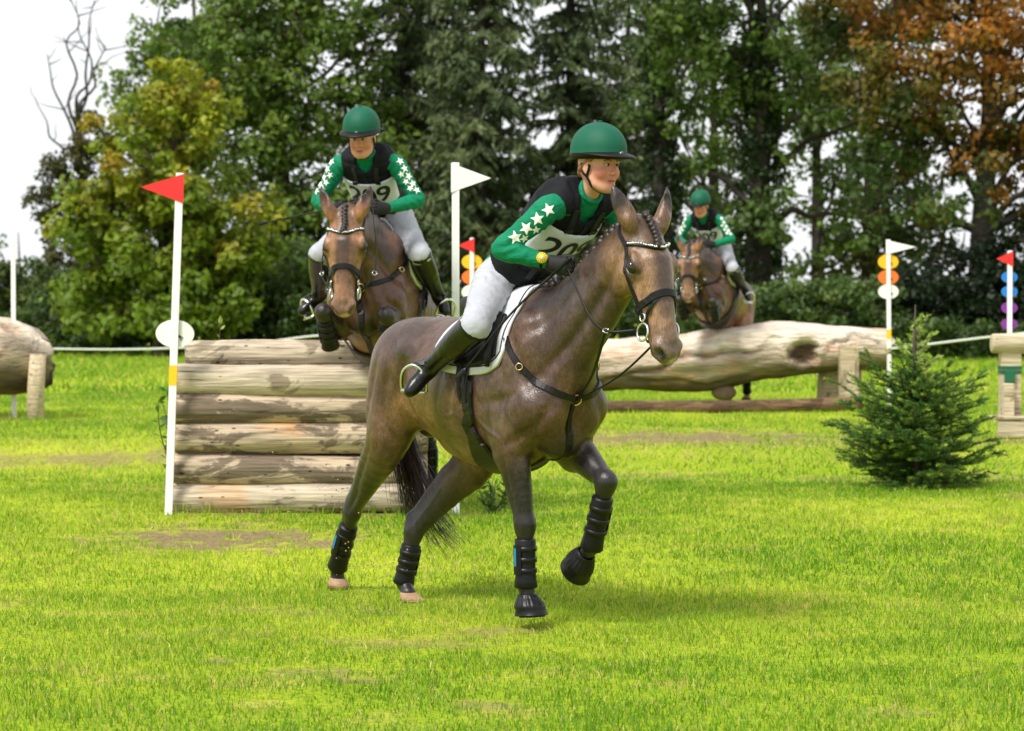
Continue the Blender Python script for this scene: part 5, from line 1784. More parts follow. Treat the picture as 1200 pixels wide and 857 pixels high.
    strap(bv, lo, .036, 'noseband', br, root, off=.004, thick=.010, sub=3, closed=True)
    fl = [H(.30, 0, .10), H(.36, .07, .04), H(.43, .08, -.02), H(.465, .05, -.08), H(.47, 0, -.10), H(.465, -.05, -.08), H(.43, -.08, -.02), H(.36, -.07, .04)]
    strap(bv, fl, .016, 'flash_strap', br, root, off=.008, thick=.005, sub=4, closed=True)
    for s in (-1, 1):
        c = H(.445, s * .068, -.034)
        mb = MB().add(*ring(c, .040, .0055, H.dir(.1, 1, 0), 22, 6)).add(*ring(H(.385, s * .066, -.015), .018, .0045, H.dir(.1, 1, 0), 16, 6))
        mb.build('bit_ring', M_STEEL, root)
        h = np.array(P['hands'][0 if s < 0 else 1], float)
        mid = lerp(c, h, .5) + np.array(P.get('rein_sag', (0, 0, -.06))) + np.array((0, s * P.get('rein_out', .06), 0))
        rp = crom([c + H.dir(-.02, s * .01, -.03), lerp(c, mid, .55) + np.array((0, s * .03, -.03)), mid, lerp(mid, h, .6), h], 8)
        for q in range(len(rp)):                 # keep the rein outside the neck
            l, n, _, _ = bv.find_nearest(Vector(rp[q]))
            dlt = (Vector(rp[q]) - l).dot(n)
            if dlt < .012: rp[q] = np.array(l) + np.array(n) * .012
        V, F = tube(rp, .0075, 6, flat=.45, wdir=(0, 0, 1))
        obj('rein', V, F, br, root)
        mp = crom([rp[int(len(rp) * .30)], lerp(rp[int(len(rp) * .30)], Pc[0], .55) + np.array((.02, 0, -.03)), Pc[0]], 8)
        for q in range(len(mp)):
            l, n, _, _ = bv.find_nearest(Vector(mp[q]))
            if (Vector(mp[q]) - l).dot(n) < .012: mp[q] = np.array(l) + np.array(n) * .012
        V, F = tube(mp, .009, 6, flat=.4, wdir=(0, 1, 0))
        ms = obj('martingale_strap', V, F, br, root)
        obj('martingale_ring', *ring(mp[0], .014, .0028, mp[1] - mp[0], 14, 5), M_STEEL, ms)
    # ---- stirrups
    for s in (-1, 1):
        f = np.array(P['feet'][0 if s < 0 else 1], float)          # centre of the tread
        fd = np.array(P['footdir'][0 if s < 0 else 1], float); fd /= np.linalg.norm(fd)
        up = np.array(P.get('irons_up', (0, 0, 1)), float); up = up - fd * (up @ fd); up /= np.linalg.norm(up)
        sd = np.cross(up, fd)
        pts = [f + sd * x + up * z for x, z in ((-.06, 0), (-.064, .03), (-.058, .08), (-.035, .115), (0, .13), (.035, .115), (.058, .08), (.064, .03), (.06, 0))]
        mb = MB().tube(crom(pts, 4), .0075, 8, flat=1.3)
        mb.box(f, (.125, .045, .012), np.stack([sd, fd, up], 1))
        mb.build('stirrup', M_STEEL, root)
        strap(bv, [T((.20, s * .22, 1.42)), lerp(T((.20, s * .26, 1.30)), f + up * .13, .5), f + up * .135], .026, 'stirrup_leather', M_SADDLE, root, off=.03, thick=.005, sub=6, taut=1.0)
    return bv, H

# ================================================================== riders
M_SKIN = mat('skin', attr='Col', rough=0.5, noise=0.06, nscale=30, bump=0.1, bscale=200)
M_SHIRT = mat('green_shirt', srgb(0, 118, 84), rough=0.75, noise=0.15, nscale=8, bump=0.8, bscale=9, dist=0.03, stretch=(1, 1, 1.8), spec=.25)
M_VEST = mat('black_vest', srgb(19, 20, 26), rough=0.75, spec=.2, noise=0.25, nscale=25, bump=0.6, bscale=45, dist=0.006)
M_VESTP = mat('black_webbing', srgb(32, 33, 40), rough=0.6, spec=.3, bump=0.4, bscale=300)
M_BREECH = mat('white_breeches', srgb(172, 174, 184), rough=0.85, noise=0.08, nscale=9, bump=0.7, bscale=8, dist=0.025, spec=.2)
M_RBOOT = mat('riding_boot', srgb(15, 15, 17), rough=0.28, noise=0.25, nscale=14, bump=0.5, bscale=14, dist=0.012, spec=.4)
M_GLOVE = mat('glove', srgb(15, 16, 20), rough=0.75, noise=0.2, nscale=60, bump=0.5, bscale=180)
M_BIB = mat('bib_white', srgb(214, 218, 238), rough=0.75, noise=0.05, nscale=12, bump=0.5, bscale=22, dist=0.008)
M_INK = mat('black_ink', srgb(24, 24, 26), rough=0.7)
M_STAR = mat('star_white', srgb(238, 240, 238), rough=0.8)
M_SILK = mat('green_hat_cover', srgb(0, 84, 62), rough=0.6, noise=0.15, nscale=10, bump=0.5, bscale=300, spec=.3)
M_PEAK = mat('hat_peak_black', srgb(14, 14, 18), rough=0.5, spec=.25, noise=0.1, nscale=30)
M_RHAIR = mat('ginger_hair', srgb(150, 92, 52), rough=0.5, noise=0.4, nscale=40, bump=0.9, bscale=90, stretch=(1, 1, 5))
M_IRIS = mat('eye_dark', srgb(40, 34, 32), rough=0.15)
M_EYEW = mat('eye_white', srgb(176, 164, 158), rough=0.3)
M_MOUTH = mat('mouth_line', srgb(110, 46, 46), rough=0.6)
M_BROW = mat('eyebrow', srgb(128, 84, 54), rough=0.8)
M_RED = mat('red_print', srgb(200, 36, 40), rough=0.6)
M_YEL = mat('watch_yellow', srgb(240, 196, 10), rough=0.35)
M_DIAL = mat('watch_dial', srgb(190, 180, 110), rough=0.25)
SK = srgb(206, 150, 128); SKR = srgb(198, 112, 98); LIP = srgb(186, 100, 96)


def text_mesh(body, size):
    cu = bpy.data.curves.new('txt', 'FONT')
    cu.body = body; cu.size = size; cu.align_x = 'CENTER'; cu.align_y = 'CENTER'; cu.offset = size * .018
    to = bpy.data.objects.new('txt', cu)
    COL.objects.link(to)
    me = bpy.data.meshes.new_from_object(to.evaluated_get(bpy.context.evaluated_depsgraph_get()))
    bpy.data.objects.remove(to)
    bm = bmesh.new(); bm.from_mesh(me)
    for a in range(2):
        xs = [v.co[a] for v in bm.verts]
        x = min(xs)
        while x < max(xs):
            no = [0, 0, 0]; no[a] = 1
            co = [0, 0, 0]; co[a] = x
            bmesh.ops.bisect_plane(bm, geom=bm.verts[:] + bm.edges[:] + bm.faces[:], plane_co=co, plane_no=no, dist=1e-5)
            x += size * .09
    V = np.array([v.co[:] for v in bm.verts]); bm.verts.index_update()
    F = [tuple(v.index for v in f.verts) for f in bm.faces]
    bm.free(); bpy.data.meshes.remove(me); bpy.data.curves.remove(cu)
    return V, F


def star_flat(R, r=None):
    r = r or R * .45
    V = [(0, 0)]; F = []
    out = []
    for i in range(10):
        a = PI / 2 + i * PI / 5
        q = R if i % 2 == 0 else r
        out.append(np.array((q * math.cos(a), q * math.sin(a))))
    rim = []
    for i in range(10):
        rim += [out[i], (out[i] + out[(i + 1) % 10]) / 2]
    for f in (.35, .7, 1.0):
        V += [tuple(p * f) for p in rim]
    for i in range(20):
        j = (i + 1) % 20
        F.append((0, 1 + i, 1 + j))
        for k in range(2):
            F.append((1 + k * 20 + i, 21 + k * 20 + i, 21 + k * 20 + j, 1 + k * 20 + j))
    return np.array(V), F


def decal(bv, c, n, u, v, V2, F, off):
    """Lay flat artwork (2-D V2) on a surface, seen along -n."""
    P = []
    last = None
    for a, b in V2[:, :2]:
        p = np.asarray(c) + np.asarray(u) * a + np.asarray(v) * b
        l, nn, _, _ = bv.ray_cast(Vector(p + np.asarray(n) * .35), Vector(-np.asarray(n)))
        if l is None or (np.array(l) - p) @ np.asarray(n) < -.12:
            l, nn, _, _ = bv.find_nearest(Vector(p))
        P.append(np.array(l) + np.asarray(n) * off)
    return np.array(P), F


def vnorm(V, F):
    N = np.zeros_like(V)
    f = np.cross(V[F[:, 2]] - V[F[:, 0]], V[F[:, 3]] - V[F[:, 1]])
    for k in range(4): np.add.at(N, F[:, k], f)
    return N / (np.linalg.norm(N, axis=1, keepdims=True) + 1e-12)


def creases(V, F, joints, amp, wl, seed):
    """Cloth gathers round each bent joint (a, joint, b), fading along the limb."""
    N = vnorm(V, F); rg = np.random.default_rng(seed)
    D = np.zeros(len(V))
    for a, j, b, reach in joints:
        a, j, b = [np.asarray(p, float) for p in (a, j, b)]
        u = (b - j) / np.linalg.norm(b - j) - (a - j) / np.linalg.norm(a - j); u /= np.linalg.norm(u)
        inn = (a - j) / np.linalg.norm(a - j) + (b - j) / np.linalg.norm(b - j)
        inn = inn / (np.linalg.norm(inn) + 1e-6)
        P = V - j
        r = np.linalg.norm(P, axis=1)
        s = P @ u
        wob = fbm(P[:, 0] * 14 + seed, P[:, 1] * 14 + P[:, 2] * 9, seed, 3)
        side = .45 + .55 * np.clip((P @ inn) / .05, -1, 1)
        w = np.sin(2 * PI * s / wl + (wob - .5) * 9)
        D += amp * np.sign(w) * np.abs(w) ** .7 * np.exp(-(r / reach) ** 2) * side
    D += amp * .7 * (fbm(V[:, 0] * 16 + V[:, 1] * 7, V[:, 2] * 11 + V[:, 1] * 9, seed + 5, 3) - .5) * 2
    return V + N * D[:, None]


def build_rider(root, J, number='209'):
    HF = HeadFrame(J['head'][0], J['head'][1], J['head'][2], 1.0)
    pel, neck = np.array(J['pelvis'], float), np.array(J['neck'], float)
    t = neck - pel; TL = np.linalg.norm(t); t /= TL
    yl = np.array(J['shL'], float) - np.array(J['shR'], float); yl -= t * (yl @ t); yl /= np.linalg.norm(yl)
    fr = np.cross(yl, t)                                   # chest outwards

    def torso(S, g=0.0, col=None, k=.05, lo=0.0, hi=1.0):
        rows = [(-.02, -.01, .108, 1.32), (.10, .0, .112, 1.28), (.30, .01, .098, 1.28), (.52, .0, .105, 1.32), (.74, -.01, .108, 1.38), (.88, -.015, .080, 1.5)]
        rows = [r for r in rows if lo <= r[0] + .03 and r[0] <= hi + .01]
        S.chain([(*(pel + t * a * TL + fr * b), r + g, (r * f + g) / (r + g)) for a, b, r, f in rows], col, k=k, sub=3, w=yl)

    def arm(S, s, g=0.0, col=None):
        sh, el, wr = [np.array(J[q + s], float) for q in ('sh', 'el', 'wr')]
        S.chain([(*lerp(neck - t * .07, sh, .55), .050 + g), (*sh, .058 + g), (*lerp(sh, el, .35), .050 + g), (*lerp(sh, el, .75), .043 + g), (*el, .042 + g),
                 (*lerp(el, wr, .3), .042 + g), (*lerp(el, wr, .75), .032 + g), (*wr, .027 + g)], col, k=.03, sub=3)

    def leg(S, s, g=0.0, col=None, low=True):
        hp, kn, an = [np.array(J[q + s], float) for q in ('hip', 'kn', 'an')]
        S.chain([(*hp, .098 + g), (*lerp(hp, kn, .3), .086 + g), (*lerp(hp, kn, .7), .068 + g), (*kn, .058 + g)], col, k=.04, sub=3)
        S.chain([(*kn, .058 + g), (*lerp(kn, an, .25), .058 + g), (*lerp(kn, an, .45), .053 + g)], col, k=.04, sub=2)
        if low:
            S.chain([(*lerp(kn, an, .45), .053 + g), (*lerp(kn, an, .8), .038 + g), (*an, .038 + g)], col, k=.02, sub=2)

    def foot(S, s, g=0.0):
        an, toe = np.array(J['an' + s], float), np.array(J['toe' + s], float)
        d = toe - an
        hl = an - d * .28 + np.array((0, 0, -.01))
        S.chain([(*hl, .030 + g), (*lerp(hl, toe, .45), .036 + g), (*lerp(hl, toe, .8), .036 + g), (*toe, .026 + g)], k=.03, sub=3)

    def face(S, skin=True):
        R = HF.R; s = HF.s
        E = lambda c, r, col=SK, k=.012, op=1, R2=None: S.ell(HF(*c), np.array(r) * s, col, R if R2 is None else R @ R2, k, op)
        E((-.012, 0, .045), (.100, .078, .100))
        E((.025, 0, -.030), (.066, .064, .088), k=.03)
        E((.052, 0, -.100), (.036, .036, .030), k=.03)
        E((.072, 0, .018), (.022, .052, .016), k=.02)
        for q in (-1, 1):
            E((.055, q * .040, -.042), (.032, .026, .028), SKR, k=.02)
            E((0, q * .078, -.012), (.022, .010, .034), SK, k=.01)
            E((.096, q * .032, -.002), (.014, .017, .009), SK, k=.012, op=-1)
            E((.098, q * .013, -.043), (.012, .009, .008), SK, k=.008)
            S.chain([(*HF(-.02, q * .062, -.04), .02 * s), (*HF(.03, q * .050, -.095), .018 * s), (*HF(.06, q * .018, -.115), .016 * s)], SK, k=.025, sub=2)
        S.chain([(*HF(.088, 0, .012), .008 * s), (*HF(.101, 0, -.018), .010 * s), (*HF(.108, 0, -.040), .013 * s)], SKR, k=.010, sub=2)
        E((.086, 0, -.072), (.012, .022, .0055), LIP, k=.006)
        E((.084, 0, -.083), (.011, .018, .006), LIP, k=.006)
        S.chain([(*HF(-.02, 0, -.07), .050), (*lerp(HF(-.02, 0, -.08), neck, .6), .047), (*(neck - t * .03), .056)], SK, k=.03, sub=3)
    # body: one continuous figure under the clothes
    S = Sculpt(.0075)
    torso(S, 0, SK)
    for s in 'RL':
        arm(S, s, 0, SK); leg(S, s, 0, SK); foot(S, s, -.006)
        wr, hd = np.array(J['wr' + s], float), np.array(J['hand' + s], float)
        S.chain([(*wr, .024), (*lerp(wr, hd, .5), .022), (*lerp(wr, hd, .8), .016)], SK, k=.02, sub=2)
    face(S)
    S.ell(HF(-.05, 0, .0), (.06, .07, .09), SK, HF.R, k=.02)
    V, F = S.mesh()
    C = S.colors(V, .008)
    L = (V - HF.o) @ HF.R / HF.s
    C = blend(C, sstep(.012, .007, np.abs(L[:, 2] + .077)) * sstep(.027, .020, np.abs(L[:, 1])) * (L[:, 0] > .078) * .8, LIP)
    for q in (-1, 1):
        C = blend(C, sstep(.020, .010, np.linalg.norm((L - (.085, q * .031, 0)) * (.6, .8, 1.2), axis=1)) * .55, srgb(150, 96, 84))
    body = obj('body', V, F, M_SKIN, root, C)
    bvb = bvh_of(V, F)
    for q in (-1, 1):
        e = MB().sphere(HF(.0815, q * .031, -.003), .0098, 10, 8).build('eye', M_EYEW, root)
        MB().sphere(HF(.0890, q * .029, -.003), .0062, 8, 6).build('iris', M_IRIS, e)
        Pb, Nb = hug(bvb, crom([HF(.09, q * .014, .015), HF(.09, q * .03, .020), HF(.08, q * .048, .014)], 4), .001)
        V, F = ribbon(Pb, Nb, .006, .002); obj('eyebrow', V, F, M_BROW, root)
    Pb, Nb = hug(bvb, crom([HF(.09, -.019, -.0765), HF(.1, 0, -.0775), HF(.09, .019, -.0765)], 4), .0005)
    V, F = ribbon(Pb, Nb, .004, .0015); obj('mouth', V, F, M_MOUTH, root)
    # hair: low bun and wisps under the hat
    Sh = Sculpt(.007)
    Sh.ell(HF(-.055, 0, -.005), np.array((.062, .075, .062)) * .9, None, HF.R, k=.02)
    Sh.ell(HF(-.105, .01, -.045), (.034, .040, .032), None, HF.R, k=.02)
    for q in (-1, 1):
        Sh.chain([(*HF(.03, q * .074, .03), .012), (*HF(-.01, q * .076, -.005), .013), (*HF(-.06, q * .06, -.03), .016)], k=.015, sub=2)
    obj('hair', *Sh.mesh(), M_RHAIR, root)
    # shirt
    S = Sculpt(.009)
    torso(S, .006, hi=.9)
    for s in 'RL': arm(S, s, .007)
    S.chain([(*(neck - t * .06), .070), (*(neck + t * .012 + fr * .004), .058)], k=.03, sub=2)
    S.chain([(*(neck + t * .03), .047), (*(neck + t * .25), .05)], k=.004, op=-1)
    S.cut(neck + t * .025, t)
    for s in 'RL':
        el, wr = np.array(J['el' + s], float), np.array(J['wr' + s], float)
    V, F = S.mesh()
    V = creases(V, F, [(J['sh' + q], J['el' + q], J['wr' + q], .11) for q in 'RL'] + [(neck, J['sh' + q], J['el' + q], .12) for q in 'RL'], .0055, .042, 3)
    shirt = obj('shirt', V, F, M_SHIRT, root)
    obj('collar', *ring(neck + t * .022 + fr * .002, .055, .013, t + fr * .25, 24, 8), M_SHIRT, shirt)
    bvs = bvh_of(V, F)
    # body protector
    S = Sculpt(.009)
    torso(S, .037, lo=.1, hi=.9)
    for s, q in (('R', -1), ('L', 1)):
        sh = np.array(J['sh' + s], float)
        S.ell(lerp(neck - t * .05, sh, .74) - fr * .01, (.068, .062, .062), None, k=.05)
        S.chain([(*(neck - t * .03 + yl * q * .085 - fr * .05), .038), (*(neck - t * .10 + yl * q * .10 - fr * .09), .048), (*(neck - t * .30 + yl * q * .07 - fr * .105), .044)], k=.04, sub=3)
        S.ell(sh + yl * q * .092 - t * .025, (.064, .064, .064), None, k=.02, op=-1)
    S.chain([(*(neck - t * .10 - fr * .11), .04), (*(pel + t * .25 * TL - fr * .10), .045)], k=.05, sub=2, w=yl)
    S.chain([(*(neck - t * .12 + fr * .05), .052), (*(neck + t * .2 + fr * .03), .062)], k=.02, op=-1)
    S.cut(neck + t * .012, t - fr * .1)
    S.cut(pel + t * .13 * TL, -t)
    V, F = S.mesh()
    a_ = (V - pel) @ t; b_ = (V - pel) @ yl
    qa = np.abs((a_ / .085) % 1 - .5) * .085; qb = np.abs((b_ / .09 + .5) % 1 - .5) * .09
    V = V - vnorm(V, F) * (.006 * np.exp(-(qa / .008) ** 2) + .004 * np.exp(-(qb / .008) ** 2))[:, None]      # padded panels
    vest = obj('body_protector', V, F, M_VEST, root)
    bvv = bvh_of(V, F)
    for q in (-1, 1):                              # webbing straps, buckles, zip
        P = [neck - t * .02 + yl * q * .085 + fr * .10, neck - t * .10 + yl * q * .08 + fr * .16, neck - t * .30 + yl * q * .075 + fr * .16, pel + t * .25 * TL + yl * q * .07 + fr * .16]
        st = strap(bvv, P, .030, 'webbing', M_VESTP, vest, off=.002, thick=.006, sub=6)
        Pb, Nb = hug(bvv, [neck - t * .13 + yl * q * .08 + fr * .16], .008)
        MB().box(Pb[0], (.042, .03, .014), np.stack([yl, t, fr], 1), .003).build('buckle', M_PEAK, st, smooth=False)
    st = strap(bvv, [neck - t * .08 + fr * .16, neck - t * .3 + fr * .16, pel + t * .2 * TL + fr * .16], .012, 'zip', M_VESTP, vest, off=.001, thick=.004, sub=8)
    for a in (.36, .56):
        lp = [pel + t * a * TL + (yl * math.cos(b) * .17 + fr * math.sin(b) * .14) for b in np.linspace(-2.6, 5.74 - 2.6 + .0, 22)]
        strap(bvv, lp, .022, 'webbing', M_VESTP, vest, off=.001, thick=.005, sub=2)
    c = neck - t * .15 + yl * .10
    V, F = decal(bvv, c, fr, yl, t, np.array([(-.03, -.012), (.03, .004), (.03, .014), (-.03, -.002)]), [(0, 1, 2, 3)], .006)
    obj('red_mark', V, F, M_RED, vest, smooth=False)
    # number bib
    bw, bh = .135, J.get('bib_h', .125)
    bc = neck - t * (J.get('bib_top', .19) + bh)

    def fn(u, v):
        a = (u * 2 - 1) * bw; b = (v * 2 - 1) * bh
        return bc + yl * a + t * b, fr + yl * (u * 2 - 1) * .55
    V, F, top = patch(bvv, fn, 17, 15, .008, .004)
    bib = obj('number_bib', V, F, M_BIB, root)
    bvB = bvh_of(V, F)
    V2, F2 = text_mesh(number, .185)
    V2[:, 0] *= 1.0; V2[:, 1] *= 1.08
    V, F = decal(bvB, bc + t * .0, fr, yl, t, V2, F2, .003)
    obj('number', V, F, M_INK, bib, smooth=False)
    for q in (-1, 1):
        for z in (-.8, .85):
            pass
    # breeches
    S = Sculpt(.009)
    torso(S, .004, hi=.28)
    for s in 'RL': leg(S, s, .009, low=False)
    V, F = S.mesh()
    V = creases(V, F, [(J['hip' + q], J['kn' + q], J['an' + q], .14) for q in 'RL'] + [(pel + t * .3, J['hip' + q], J['kn' + q], .16) for q in 'RL'], .006, .05, 6)
    obj('breeches', V, F, M_BREECH, root)
    # long boots
    for s in 'RL':
        kn, an = np.array(J['kn' + s], float), np.array(J['an' + s], float)
        d = (an - kn) / np.linalg.norm(an - kn)
        S = Sculpt(.0075)
        S.chain([(*lerp(kn, an, .0), .078), (*lerp(kn, an, .14), .074), (*lerp(kn, an, .4), .069), (*lerp(kn, an, .75), .049), (*an, .046)], k=.02, sub=3)
        foot(S, s, .004)
        S.cut(kn - d * .012, -d - .25 * np.cross(d, (0, 1, 0)))
        b = obj('riding_boot', *S.mesh(), M_RBOOT, root)
        toe = np.array(J['toe' + s], float); f = toe - an
        hl = an - f * .28 + np.array((0, 0, -.012)); fd = f / np.linalg.norm(f)
        dn = -np.cross(np.cross(fd, d), fd); dn = dn if dn @ d > 0 else -dn; dn /= np.linalg.norm(dn)
        MB().tube([hl - fd * .028 + dn * .033, lerp(hl, toe, .35) + dn * .033, lerp(hl, toe, .75) + dn * .036, toe + fd * .02 + dn * .024], [.024, .026, .034, .014], 10, flat=.25, wdir=np.cross(fd, dn)).build('sole', M_PEAK, b)
        sp = [hl - fd * .03, an - fd * .01 + np.cross(fd, dn) * .045, an + fd * .045 - dn * .01, an - fd * .01 - np.cross(fd, dn) * .045]
        MB().tube(crom(sp + [sp[0]], 5)[:-1], .006, 6, closed=True).build('spur_strap', M_LEATHER, b)
        MB().tube([hl - fd * .03, hl - fd * .065 - dn * .008], [.005, .006], 6).build('spur', M_STEEL, b)
    # gloves with five fingers closed on the reins
    for s, q in (('R', -1), ('L', 1)):
        wr, hd = np.array(J['wr' + s], float), np.array(J['hand' + s], float)
        hx = hd - wr; hx /= np.linalg.norm(hx)
        hz = np.array(J.get('thumb_up', (0, 0, 1)), float); hz -= hx * (hz @ hx); hz /= np.linalg.norm(hz)
        hy = np.cross(hz, hx)                        # left
        W = lambda x, y, z: wr + hx * x + hy * (-q * y) + hz * z     # y towards the middle
        S = Sculpt(.005)
        S.chain([(*W(-.05, 0, 0), .036), (*W(0, 0, 0), .033), (*W(.02, 0, 0), .032)], k=.02, sub=2)
        S.chain([(*W(.02, 0, 0), .030, 1.2), (*W(.055, -.004, 0), .027, 1.5), (*W(.082, -.004, 0), .020, 1.9)], k=.02, sub=2, w=hz)
        for i, z in enumerate((.030, .010, -.010, -.029)):
            l = (1.0, 1.12, 1.05, .85)[i]
            S.chain([(*W(.078, -.004, z), .0115), (*W(.078 + .030 * l, .006, z), .0110), (*W(.078 + .024 * l, .036 * l, z - .002), .0105), (*W(.072, .042 * l, z - .002), .0095), (*W(.062, .030, z), .009)], k=.006, sub=3)
        S.chain([(*W(.035, .012, .022), .015), (*W(.060, .022, .042), .0125), (*W(.090, .022, .050), .011), (*W(.108, .020, .047), .009)], k=.010, sub=3)
        obj('glove', *S.mesh(), M_GLOVE, root)
    # stars down the sleeves
    for s, q in (('R', -1), ('L', 1)):
        sh, el, wr = [np.array(J[k + s], float) for k in ('sh', 'el', 'wr')]
        a = (el - sh) / np.linalg.norm(el - sh)
        n0 = yl * q * .9 + fr * .62 + t * .25
        for rowi, (dn, ts) in enumerate(J['stars']):
            n = n0 + np.cross(a, n0) * dn * q
            n = n - a * (n @ a); n /= np.linalg.norm(n)
            u = np.cross(a, n)
            for i, tt in enumerate(ts):
                V2, F2 = star_flat(J.get('star_r', .029) if rowi == 0 else .024)
                an = .3 * math.sin(i * 2.3 + rowi)
                rot = np.array(((math.cos(an), -math.sin(an)), (math.sin(an), math.cos(an))))
                V, F = decal(bvs, lerp(sh, el, tt), n, u, -a, V2 @ rot.T, F2, .0035)
                obj('sleeve_star', V, F, M_STAR, root, smooth=False)
    # helmet: shell cover, peak, harness
    hel = []
    def hp(az, el, g=0.0):
        ce = math.cos(el)
        return HF(-.012 + (.147 + g) * ce * math.cos(az), (.119 + g) * ce * math.sin(az), .064 + (.128 + g) * math.sin(el))
    nu, nv = 40, 16
    V, F = [], []
    for j in range(nv):
        el = -.12 + (PI / 2 + .12 - .02) * j / (nv - 1)
        for i in range(nu):
            az = 2 * PI * i / nu
            seam = .0016 * (1 if i % 10 == 0 else 0) * (-1 if j < nv - 1 else 0)
            rim = .004 if j == 0 else 0
            V.append(hp(az, el + (.10 * (1 - math.cos(az)) * -.5 * (1 - j / (nv - 1))), seam + rim))
    for j in range(nv - 1):
        for i in range(nu):
            F.append((j * nu + i, j * nu + (i + 1) % nu, (j + 1) * nu + (i + 1) % nu, (j + 1) * nu + i))
    F.append(tuple((nv - 1) * nu + i for i in range(nu)))
    hm = obj('helmet', V, F, M_SILK, root)
    MB().sphere(HF(-.012, 0, .194), (.012, .012, .005), 10, 6, HF.R).build('button', M_SILK, hm)
    V, F = [], []                                   # black rim band + inner shell
    for j, (el, g) in enumerate(((-.10, .0045), (-.16, .006), (-.30, .003), (-.34, -.004), (-.2, -.012), (.5, -.012))):
        for i in range(nu):
            az = 2 * PI * i / nu
            V.append(hp(az, el + (.10 * (1 - math.cos(az)) * -.5), g))
    for j in range(5):
        for i in range(nu):
            F.append((j * nu + (i + 1) % nu, j * nu + i, (j + 1) * nu + i, (j + 1) * nu + (i + 1) % nu))
    F.append(tuple(5 * nu + i for i in range(nu)))
    obj('rim', V, F, M_PEAK, hm)
    V, F = [], []
    npk, nr = 25, 6
    for side in (0, 1):
        for i in range(npk):
            az = math.radians(-78 + 156 * i / (npk - 1))
            w = max(0.0, math.cos(az * 90 / 80)) ** .75
            base = hp(az, -.06 - .05 * (1 - math.cos(az)), .002)
            d = HF.dir(math.cos(az * .75), math.sin(az * .75), 0)
            for k in range(nr):
                f = k / (nr - 1)
                V.append(base + (d * f * .055 * w + HF.dir(0, 0, -1) * (.020 * f ** 1.5 * w + .008 * side + .004 * (1 - w))) )
    m = npk * nr
    for i in range(npk - 1):
        for k in range(nr - 1):
            q = (i * nr + k, i * nr + k + 1, (i + 1) * nr + k + 1, (i + 1) * nr + k)
            F.append(q); F.append(tuple(m + x for x in q[::-1]))
        F.append((i * nr + nr - 1, m + i * nr + nr - 1, m + (i + 1) * nr + nr - 1, (i + 1) * nr + nr - 1))
    obj('peak', V, F, M_PEAK, hm)
    e = hp(0, -.10, .008)
    mb = MB()
    for z0 in (0,):
        dpts = [e + HF.dir(.004, y, z) for y, z in ((-.011, 0), (0, .011), (.011, 0), (0, -.011))]
        mb.tube(dpts, .0018, 5, closed=True)
        mb.tube([e + HF.dir(.004, -.004, 0), e + HF.dir(.004, .004, 0)], .002, 5)
    mb.build('emblem', M_STEEL, hm)
    for q in (-1, 1):
        c1 = HF(.035, q * .090, -.005); c0 = HF(-.045, q * .086, -.005)
        j1 = HF(.005, q * .080, -.062); ch = HF(.050, q * .022, -.134)
        for aa, bb in ((c1, j1), (c0, j1), (j1, ch)):
            Pq = crom([aa, lerp(aa, bb, .5), bb], 3)
            Pq, out = hug(bvb, crom([aa, lerp(aa, bb, .5), bb], 5), .003)
            V, F = ribbon(Pq, out, .013, .003); obj('harness_strap', V, F, M_PEAK, hm, smooth=False)
    V, F = ribbon(np.array([HF(.050, -.022, -.134), HF(.058, 0, -.139), HF(.050, .022, -.134)]), np.array([HF.dir(0, 0, -1)] * 3), .014, .003)
    obj('harness_strap', V, F, M_PEAK, hm, smooth=False)
    return HF

# ------------------------------------------------------------------ the three horse and rider pairs
HEAD1 = math.radians(-57)
HORSE1 = (-0.118, 11.945, 0.0)
I3 = np.eye(3)
pose1 = dict(
    tr=lambda p: np.asarray(p, float), rot=I3,
    neck=[(.44, 0, 1.26, .27, .60), (.74, .005, 1.44, .215, .54), (1.00, .03, 1.66, .165, .58), (1.17, .05, 1.81, .122, .70)],
    head=((1.195, .055, 1.855), 69, 2),
    RF=((.60, -.165, 1.06), (.46, -.165, .88), (.515, -.12, .49), (.515, -.115, .205), (.545, -.11, .052), (-.1, 0, 1)),
    LF=((.62, .165, 1.06), (.50, .16, .86), (.815, .14, .70), (.705, .135, .393), (.555, .13, .262), (.75, 0, .65)),
    RH=((-.58, -.14, 1.20), (-.68, -.185, .84), (-1.14, -.13, .44), (-1.345, -.105, .135), (-1.365, -.10, .012), (.12, 0, 1)),
    LH=((-.54, .14, 1.20), (-.32, .13, .76), (-.70, -.01, .36), (-.755, -.04, .098), (-.665, -.05, .006), (0, 0, 1)),
    tail=[(-.84, 0, 1.33), (-.96, .02, 1.20), (-.97, .05, .95), (-.90, .09, .65), (-.80, .13, .42), (-.62, .18, .26)],
    tail_w=[.02, .05, .075, .085, .09, .10],
    hands=((.868, -.125, 1.705), (.905, .125, 1.71)), ring=(.76, 0, 1.09),
    feet=((.0, -.425, 1.115), (.02, .425, 1.10)), footdir=((.55, -.75, -.25), (.6, .7, -.2)), irons_up=(.15, -.1, 1),
    rein_sag=(0, 0, -.09), rein_out=.07)
h1 = empty('horse', HORSE1, HEAD1, label='brown horse cantering on the grass towards the camera with its rider', cat='horse', group='horses ridden over the course')
bv1, HH1 = build_horse(h1, pose1)

